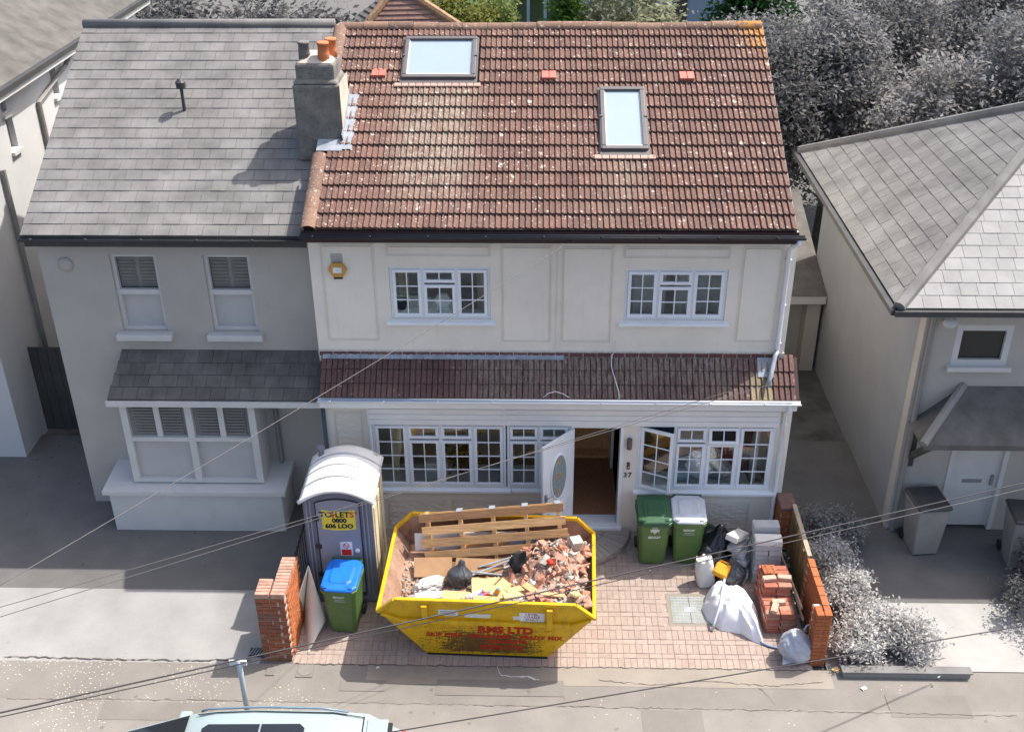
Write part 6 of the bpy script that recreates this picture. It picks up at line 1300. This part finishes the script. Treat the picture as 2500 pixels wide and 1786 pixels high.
ga = thing('side_gate', 'dark timber gate closing passage beside grey cottage', 'gate', (-5.75, 3.2, 0))
for i in range(9): mb = MB(); mb.box(-6.58+i*.19, -6.58+i*.19+.18, 3.18, 3.21, 0.03, 1.95); mb.build('board', M['ggut'], ga)
for z in (.4, 1.6): mb = MB(); mb.box(-6.58, -4.88, 3.215, 3.26, z, z+.1); mb.build('rail', M['ggut'], ga)
# ---- right neighbour
rh = thing('right_neighbour_house', 'grey rendered house with hipped slate roof, white door and porch', 'house', (12.5, 3.5, 0))
WX, WY = 9.92, .15
mb = MB(); wall_holes(mb, WX, 16, -.1, 4.55, WY, WY+.25, [(10.45, 11.36, 3.38, 4.12), (10.86, 11.74, -.1, 2.0)]); mb.build('front_wall', M['gwall'], rh); mb = MB(); mb.box(WX, WX+.25, WY+.252, 7.2, -.1, 4.55); mb.box(WX+.25, 16, 6.95, 7.2, -.1, 4.55); mb.build('side_wall', render_mat('sun_offset_grey_render', (.27, .285, .31)), rh)  # side wall: grey render copy with a cooler colour to offset warm sunlight
mb = MB(); mb.box(WX+.4, 15, 1.2, 1.25, -.1, 4.5); mb.build('interior_wall', M['gsh'], rh)
E0, E1, E2, E3, AP = Vector((9.30, -.25, 4.62)), Vector((16.6, -.25, 4.62)), Vector((16.6, 7.4, 4.62)), Vector((9.30, 7.4, 4.62)), Vector((12.95, 3.55, 6.85))
mb = MB(); dn = Vector((0, 0, -.12)); mb.add([E0, E1, E2, E3, AP, E0+dn, E1+dn, E2+dn, E3+dn], [(0, 1, 4), (1, 2, 4), (2, 3, 4), (3, 0, 4), (5, 8, 7, 6), (0, 5, 6, 1), (3, 8, 5, 0), (1, 6, 7, 2), (2, 7, 8, 3)]); hr = mb.build('roof', M['groof'], rh)
fu_ = (Vector((12.95, 3.55, 6.85))-Vector((12.95, -.25, 4.62))); FLN = fu_.length; fu_.normalize(); M['gpale'] = plain('pale_slate', (.29, .287, .28), .8, .12, 3, .2, 30, rnd=.05)
slate_courses(hr, Vector((0, -.27, 4.625)), Vector((1, 0, 0)), fu_, Vector((0, -fu_.z, fu_.y)), FLN, lambda s: (9.30+s/FLN*3.65, 16.6-s/FLN*3.65), 18, M['gpale'], .28, seed=11, lift=.010)
su_ = (Vector((12.95, 3.55, 6.85))-Vector((9.30, 3.55, 4.62))); SLN = su_.length; su_.normalize()
slate_courses(hr, Vector((9.28, 0, 4.625)), Vector((0, 1, 0)), su_, Vector((-su_.z, 0, su_.x)), SLN, lambda s: (-.25+s/SLN*3.8, 7.4-s/SLN*3.85), 17, M['groof'], .28, seed=12, lift=.010)
for a in (E0, E3): mb = MB(); mb.tube([a+Vector((0, 0, .02)), AP+Vector((0, 0, .03))], .10, 8); mb.build('hip_tiles', M['groof'], hr)
mb = MB(); mb.beam((9.22, -.3, 4.56), (9.22, 7.4, 4.56), .1, .09); mb.beam((9.22, -.31, 4.56), (16.6, -.31, 4.56), .1, .09); mb.build('gutter', M['ggut'], rh); mb = MB(); mb.box(9.3, 16.6, -.24, WY, 4.45, 4.5); mb.box(9.3, WX, WY, 7.2, 4.45, 4.5); mb.build('soffit', M['gwall'], rh)
mb = MB(); ring(mb, 10.45, 11.36, 3.38, 4.12, .10, WY+.0, WY+.1); w_ = mb.build('window', M['gtrim'], rh); mb = MB(); mb.box(10.55, 11.26, WY+.06, WY+.065, 3.48, 4.02); mb.build('pane', M['gblack'], w_); mb = MB(); mb.box(10.38, 11.43, WY-.1, WY+.05, 3.30, 3.38); mb.build('sill', M['gtrim'], w_)
mb = MB(); mb.box(10.88, 11.72, WY+.05, WY+.1, .05, 1.98); d_ = mb.build('front_door', M['gtrim'], rh); mb = MB(); mb.box(11.12, 11.46, WY+.04, WY+.05, .98, 1.05); mb.build('letter_plate', M['gsh'], d_); mb = MB(); mb.box(11.6, 11.64, WY+.0, WY+.05, .95, 1.15); mb.build('handle', M['gsh'], d_)
mb = MB(); mb.box(10.80, 10.88, WY-.02, WY+.1, 0, 2.05); mb.box(11.72, 11.80, WY-.02, WY+.1, 0, 2.05); mb.build('door_frame', M['gtrim'], rh)
mb = MB(); mb.tube([(10.02, WY-.06, 4.45), (10.02, WY-.06, .0)], .05, 8); mb.build('downpipe', M['gsh'], rh)
mb = MB(); mb.lathe([(.0, 0), (.10, .0), (.13, .06), (.08, .13), (0, .15)], (10.25, WY-.14, 4.18), 16); mb.box(10.22, 10.28, WY-.1, WY, 4.2, 4.26); mb.build('security_light', M['gwhite'], rh, smooth=True)
mb = MB(); mb.add([(9.95, -.72, 2.36), (14, -.72, 2.36), (14, WY-.003, 2.98), (10.75, WY-.003, 2.98), (9.95, -.72, 2.26), (14, -.72, 2.26), (14, WY-.003, 2.26), (9.95, WY-.003, 2.26)], [(0, 1, 2, 3), (4, 5, 1, 0), (7, 4, 0, 3), (5, 6, 2, 1), (4, 7, 6, 5)]); pr_ = mb.build('porch_roof', M['gdark'], rh); mb = MB(); mb.tube([(9.93, -.72, 2.38), (10.75, WY, 3.0)], .07, 8); mb.build('hip_tiles', M['gsh'], pr_)
mb = MB(); mb.beam((10.1, -.6, 2.25), (10.1, WY, 1.55), .10, .10); mb.box(10.05, 10.15, WY-.08, WY, 1.4, 2.26); mb.build('porch_bracket', M['ggut'], rh)
def gbin(label, p, rz):
    t = thing('grey_bin', label, 'bin', p, (0, 0, rz), 'dark bins by the neighbouring door'); b = MB(); b.add([(-.22, .04, 0), (.22, .04, 0), (.22, .5, 0), (-.22, .5, 0), (-.28, 0, .95), (.28, 0, .95), (.28, .62, .95), (-.28, .62, .95)], [(0, 3, 2, 1), (4, 5, 6, 7), (0, 1, 5, 4), (1, 2, 6, 5), (2, 3, 7, 6), (3, 0, 4, 7)]); link('body', b.mesh('body'), M['gsh'], t).modifiers.new('b', 'BEVEL').width = .02
    b = MB(); b.box(-.30, .30, -.03, .66, .96, 1.04); link('lid', b.mesh('lid'), M['ggut'], t).modifiers.new('b', 'BEVEL').width = .03
    for s in (-1, 1): link('wheel', MB().lathe([(.05, -.025), (.1, -.02), (.1, .02), (.05, .025)], n=14).mesh('wheel'), M['black'], t, (s*.24, .56, .10), (0, R(90), 0))
gbin('dark grey bin standing left of the pale neighbouring front door', (10.42, -.62, gz(-.4)), .1); gbin('dark grey bin standing right of the pale neighbouring front door', (11.95, -.95, gz(-.8)), -.1)
# passage outbuilding between the houses
ob = thing('outbuilding', 'low outbuilding with white fascia at end of side passage', 'outbuilding', (9.3, 7.5, 0)); mb = MB(); mb.box(8.45, 8.8, 6.0, 9.5, -.1, 1.75); mb.box(9.55, 9.85, 6.0, 9.5, -.1, 1.75); mb.box(8.45, 9.85, 6.4, 6.5, -.1, 1.75); mb.build('wall', M['gwall'], ob)
mb = MB(); mb.box(8.3, 9.9, 5.85, 5.95, 1.68, 1.86); mb.build('fascia', M['gwhite'], ob); mb = MB(); mb.add([(8.3, 5.85, 1.87), (9.9, 5.85, 1.87), (9.9, 9.6, 3.0), (8.3, 9.6, 3.0)], [(0, 1, 2, 3)]); mb.build('roof', M['gdark'], ob)
# paving and low edge at the right
g = MB(); sheet(g, 9.4, 13.5, -3.22, -1.75, .0); struct('pale_garden_path', g, M['gpave']); 
kb = thing('garden_edge', 'low grey edging wall along front of neighbouring rockery', 'wall', (9.2, -3.3, gz(-3.3))); mb = MB(); mb.box(8.35, 10.3, -3.38, -3.26, gz(-3.3)-.03, gz(-3.3)+.10); mb.build('blockwork', M['gsh'], kb, bevel=.02); mb = MB(); mb.box(8.33, 10.32, -3.40, -3.24, gz(-3.3)+.102, gz(-3.3)+.13); mb.build('coping', M['groof'], kb, bevel=.01)

# ---- vegetation
def leaf_cloud(rg, centers, per, spread, size, squash=.8):
    mb = MB()
    for c in centers:
        for _ in range(per):
            p = c+Vector((rg.gauss(0, spread), rg.gauss(0, spread), rg.gauss(0, spread*squash))); e = Euler((rg.uniform(-1.1, 1.1), rg.uniform(-1.1, 1.1), rg.uniform(0, 6.28))).to_matrix(); s = size*rg.uniform(.6, 1.4)
            mb.add([p+e@Vector(v) for v in ((-s*.45, 0, 0), (0, -s, s*.1), (s*.45, 0, 0), (0, s, -s*.1))], [(0, 1, 2, 3)])
    return mb
M['bark'] = plain('bark', (.06, .045, .035), .95, .3, 6); M['gbark'] = plain('grey_bark', G(.07), .95, .3, 6)
def tree(name, label, x, y, h, rx, rz, mat, seed, nc=70, per=60, spread=.28, size=.11, cat='tree', group=None, zc=None, bark=None, z0=0.0):
    rg = random.Random(seed); t = thing(name, label, cat, (x, y, z0), (0, 0, 0), group); zc = zc if zc is not None else h-rz
    mb = MB(); tops = []
    mb.tube([(0, 0, -.1), (.05, .03, zc*.5), (.0, .05, zc), (.03, .0, zc+rz*.5)], [.05*h*.35+.04, .04*h*.3+.03, .07, .02], 8)
    cs = []
    for _ in range(nc):
        while True:
            d = Vector((rg.uniform(-1, 1), rg.uniform(-1, 1), rg.uniform(-1, 1)))
            if .25 < d.length < 1: break
        k = .85+.35*mnoise.noise(d*2+Vector((seed, 0, 0))); cs.append(Vector((d.x*rx*k, d.y*rx*k, zc+d.z*rz*k)))
    for i in range(0, min(nc, 12)): c = cs[i]; mb.tube([(0, .03, max(.2, c.z*.55)), c*.6+Vector((0, 0, c.z*.25)), c], [.045, .03, .01], 5)
    link('trunk', mb.mesh('trunk', smooth=True), bark or M['bark'], t); link('crown', leaf_cloud(rg, cs, per, spread, size).mesh('crown'), mat, t); return t
LG = leaf_mat('yellow_green_leaf', (.14, .16, .03), (.24, .24, .07)); LS_ = leaf_mat('silver_green_leaf', (.20, .22, .13), (.36, .37, .26)); LD = leaf_mat('dark_green_leaf', (.012, .045, .018), (.04, .10, .03)); LB = leaf_mat('bright_green_leaf', (.06, .14, .03), (.12, .22, .05))
GL1 = leaf_mat('grey_leaf', G(.19), G(.30)); GL2_ = leaf_mat('pale_grey_leaf', (.24, .235, .225), (.38, .37, .36)); GL3 = leaf_mat('dark_grey_leaf', G(.12), G(.19)); GL4 = leaf_mat('silver_grey_leaf', (.46, .45, .44), (.66, .65, .63))
tree('garden_bush', 'yellow-green bush behind ridge beside the red hipped roof', 1.0, 22, 5.6, 1.2, 1.7, LG, 1, 60, 70, .25, .11)
tree('garden_bush', 'pale green bush behind ridge next to blue garden room', 2.05, 23.5, 5.2, .95, 1.5, leaf_mat('pale_green_leaf', (.13, .19, .05), (.28, .32, .13)), 2, 50, 70, .22, .10)
tree('small_tree', 'bright green small tree in front of the blue garden room', 4.55, 22.5, 5.5, .65, 1.3, LB, 3, 36, 70, .2, .09)
tree('silver_bush', 'large silver-leaved bush behind the ridge between garden buildings', 6.7, 22.5, 6.0, 1.9, 2.2, LS_, 4, 110, 75, .28, .11)
tree('dark_tree', 'dark green tree behind right end of ridge', 10.3, 20.0, 6.6, 1.35, 2.2, LD, 5, 90, 70, .28, .12)
for i, (x, y, h, r, mt, lb) in enumerate(((9.3, 11.0, 6.4, 1.2, GL3, 'dark grey tree close behind right gable of tiled house'), (11.2, 12.2, 6.9, 1.6, GL1, 'tall grey tree behind the outbuilding with white fascia'), (13.2, 10.6, 6.2, 1.6, GL2_, 'pale grey bushy tree behind hipped slate roof'), (15.6, 11.5, 7.0, 1.8, GL1, 'large grey tree behind top of the hipped slate roof'), (18.2, 13.0, 7.4, 2.0, GL2_, 'broad pale grey tree far beyond the hipped roof'), (13.2, 16.0, 7.0, 2.2, GL3, 'dark grey tree filling gap behind pale bushy tree'), (17.5, 18.5, 6.8, 2.6, GL3, 'dark spreading tree far behind right-hand gardens'), (21.5, 15.5, 7.4, 2.2, GL1, 'grey tree at far side of right-hand gardens'), (9.6, 16.0, 6.0, 1.5, GL1, 'grey tree standing behind dark one near the gable'))):
    tree('garden_tree', lb, x, y, h, r, h*.36, mt, 30+i, 150, 160, .28, .07, group='grey trees behind the right-hand houses', bark=M['gbark'])
for i, (x, y, h, r, mt, lb) in enumerate(((-6.6, 15, 6.9, 1.7, GL3, 'dark tree behind left end of grey slate ridge'), (-4.2, 16, 6.6, 1.8, GL3, 'dark tree behind middle of grey slate ridge'), (-2.3, 15.5, 6.4, 1.3, GL3, 'dark tree between slate ridge and red hipped roof'), (-9.5, 18, 7.2, 2.2, GL3, 'dark tree far behind the white side house'))):
    tree('garden_tree', lb, x, y, h, r, h*.38, mt, 50+i, 120, 100, .30, .085, group='dark trees behind the left-hand roofs', bark=M['gbark'])
for i, (x, y, r, h, mt, lb) in enumerate(((8.55, -.35, .38, .75, GL2_, 'grey shrub behind timber slat fence near brick pier'), (8.6, -1.05, .42, .7, GL4, 'pale grey shrub behind middle of the slat fence'), (8.75, -1.75, .5, .6, GL4, 'pale spreading shrub by end of the slat fence'), (9.05, -2.4, .55, .5, GL4, 'pale low rockery plant behind boundary wall'), (9.55, -2.75, .45, .42, GL4, 'low grey rockery plant beside pale path'), (8.7, -2.85, .4, .45, GL4, 'grey rockery plant at front corner by edging wall'), (9.0, -.2, .35, .6, GL2_, 'small grey shrub in shade near side passage'), (11.9, -2.0, .8, .8, GL3, 'dark rounded shrub beyond pale garden path'), (12.4, -1.2, .8, 1.0, GL3, 'dark shrub beside the right-hand grey bin'))):
    tree('shrub', lb, x, y, h, r, h*.5, mt, 70+i, 46, 90, .10, .032, 'shrub', 'grey shrubs in the right-hand front garden', h*.5, M['gbark'], gz(y))
# ---- red hipped roof behind
zb = 4.7; Bl, Bf, Br = onz(813, 85, zb), onz(855, 112, zb), onz(1185, 104, zb); Bk = Bl+Br-Bf; mid = (Bl+Br)/2; Aq = onY(970, -36, mid.y)
hb = thing('rear_house', 'house behind with red-brown hipped tile roof and orange hips', 'house', (mid.x, mid.y, 0))
M['rtile'] = plain('red_brown_tiles', (.24, .145, .12), .85, .2, 5, .4, 30, rnd=.12); mb = MB(); mb.add([Bl, Bf, Br, Bk, Aq], [(0, 1, 4), (1, 2, 4), (2, 3, 4), (3, 0, 4), (0, 3, 2, 1)]); rr_ = mb.build('roof', M['rtile'], hb)
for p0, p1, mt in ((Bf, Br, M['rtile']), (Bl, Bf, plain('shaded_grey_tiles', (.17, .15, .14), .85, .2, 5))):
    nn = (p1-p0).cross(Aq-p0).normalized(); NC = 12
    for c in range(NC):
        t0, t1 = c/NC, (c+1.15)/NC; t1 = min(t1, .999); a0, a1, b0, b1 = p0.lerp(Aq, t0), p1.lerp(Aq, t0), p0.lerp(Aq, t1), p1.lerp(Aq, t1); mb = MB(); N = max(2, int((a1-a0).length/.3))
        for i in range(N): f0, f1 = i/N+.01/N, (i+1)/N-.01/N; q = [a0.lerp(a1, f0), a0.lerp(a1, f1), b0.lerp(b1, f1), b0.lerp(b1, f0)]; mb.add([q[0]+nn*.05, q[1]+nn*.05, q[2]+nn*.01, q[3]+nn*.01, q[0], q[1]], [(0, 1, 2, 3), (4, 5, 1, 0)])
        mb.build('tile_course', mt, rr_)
M['ohip'] = plain('lichened_hip_tiles', (.36, .22, .13), .85, .3, 8)
for b_ in (Bf, Br): mb = MB(); mb.tube([b_, Aq], .12, 8); mb.build('hip_tiles', M['ohip'], rr_)
mb = MB(); cc = mid; mb.prism([Vector((cc.x+(q.x-cc.x)*.9, cc.y+(q.y-cc.y)*.9, -.1)) for q in (Bl, Bf, Br, Bk)], (0, 0, zb+.08)); mb.build('wall', plain('brown_brickwork', (.24, .13, .09), .9), hb)
# ---- blue garden room far behind
gr = thing('garden_room', 'blue-grey glazed garden room far behind the ridge', 'garden building', (6, 38, 0)); M['bluew'] = plain('blue_grey_cladding', (.20, .26, .36), .7, .06); mb = MB(); wall_holes(mb, 1.6, 13, -.1, 3.0, 36, 36.2, [(2.3, 5.4, .1, 2.7), (9.6, 10.4, .9, 2.6)]); mb.box(1.6, 13, 40, 40.2, -.1, 3); mb.box(1.6, 1.8, 36.2, 40, -.1, 3); mb.box(12.8, 13, 36.2, 40, -.1, 3); mb.build('wall', M['bluew'], gr)
mb = MB(); mb.box(1.4, 13.2, 35.8, 40.4, 3.0, 3.15); mb.build('roof', M['gdark'], gr); mb = MB(); mb.box(1.8, 12.8, 36.2, 40, 0, .08); mb.build('floor', M['gblind'], gr)
for i in range(4): x = 2.3+i*.775; mb = MB(); ring(mb, x, x+.775, .1, 2.7, .07, 36.02, 36.12); f_ = mb.build('glazed_door', plain('blue_grey_frame', (.30, .37, .48), .5), gr); mb = MB(); mb.box(x+.07, x+.705, 36.06, 36.065, .17, 2.63); mb.build('pane', M['glass'], f_)
mb = MB(); ring(mb, 9.6, 10.4, .9, 2.6, .07, 36.02, 36.12); f_ = mb.build('window', M['bluew'], gr); mb = MB(); mb.box(9.67, 10.33, 36.06, 36.065, .97, 2.53); mb.build('pane', M['gblack'], f_)
top('red_lantern', MB().lathe([(.12, 0), (.16, .3), (.14, .42), (.03, .5)], (4.62, 34.5, .0+1.05), 12).box(4.58, 4.66, 34.46, 34.54, -.02, 1.05), plain('red_enamel', (.55, .06, .03), .4), 'small red lantern on post before garden room glazing', 'lantern')
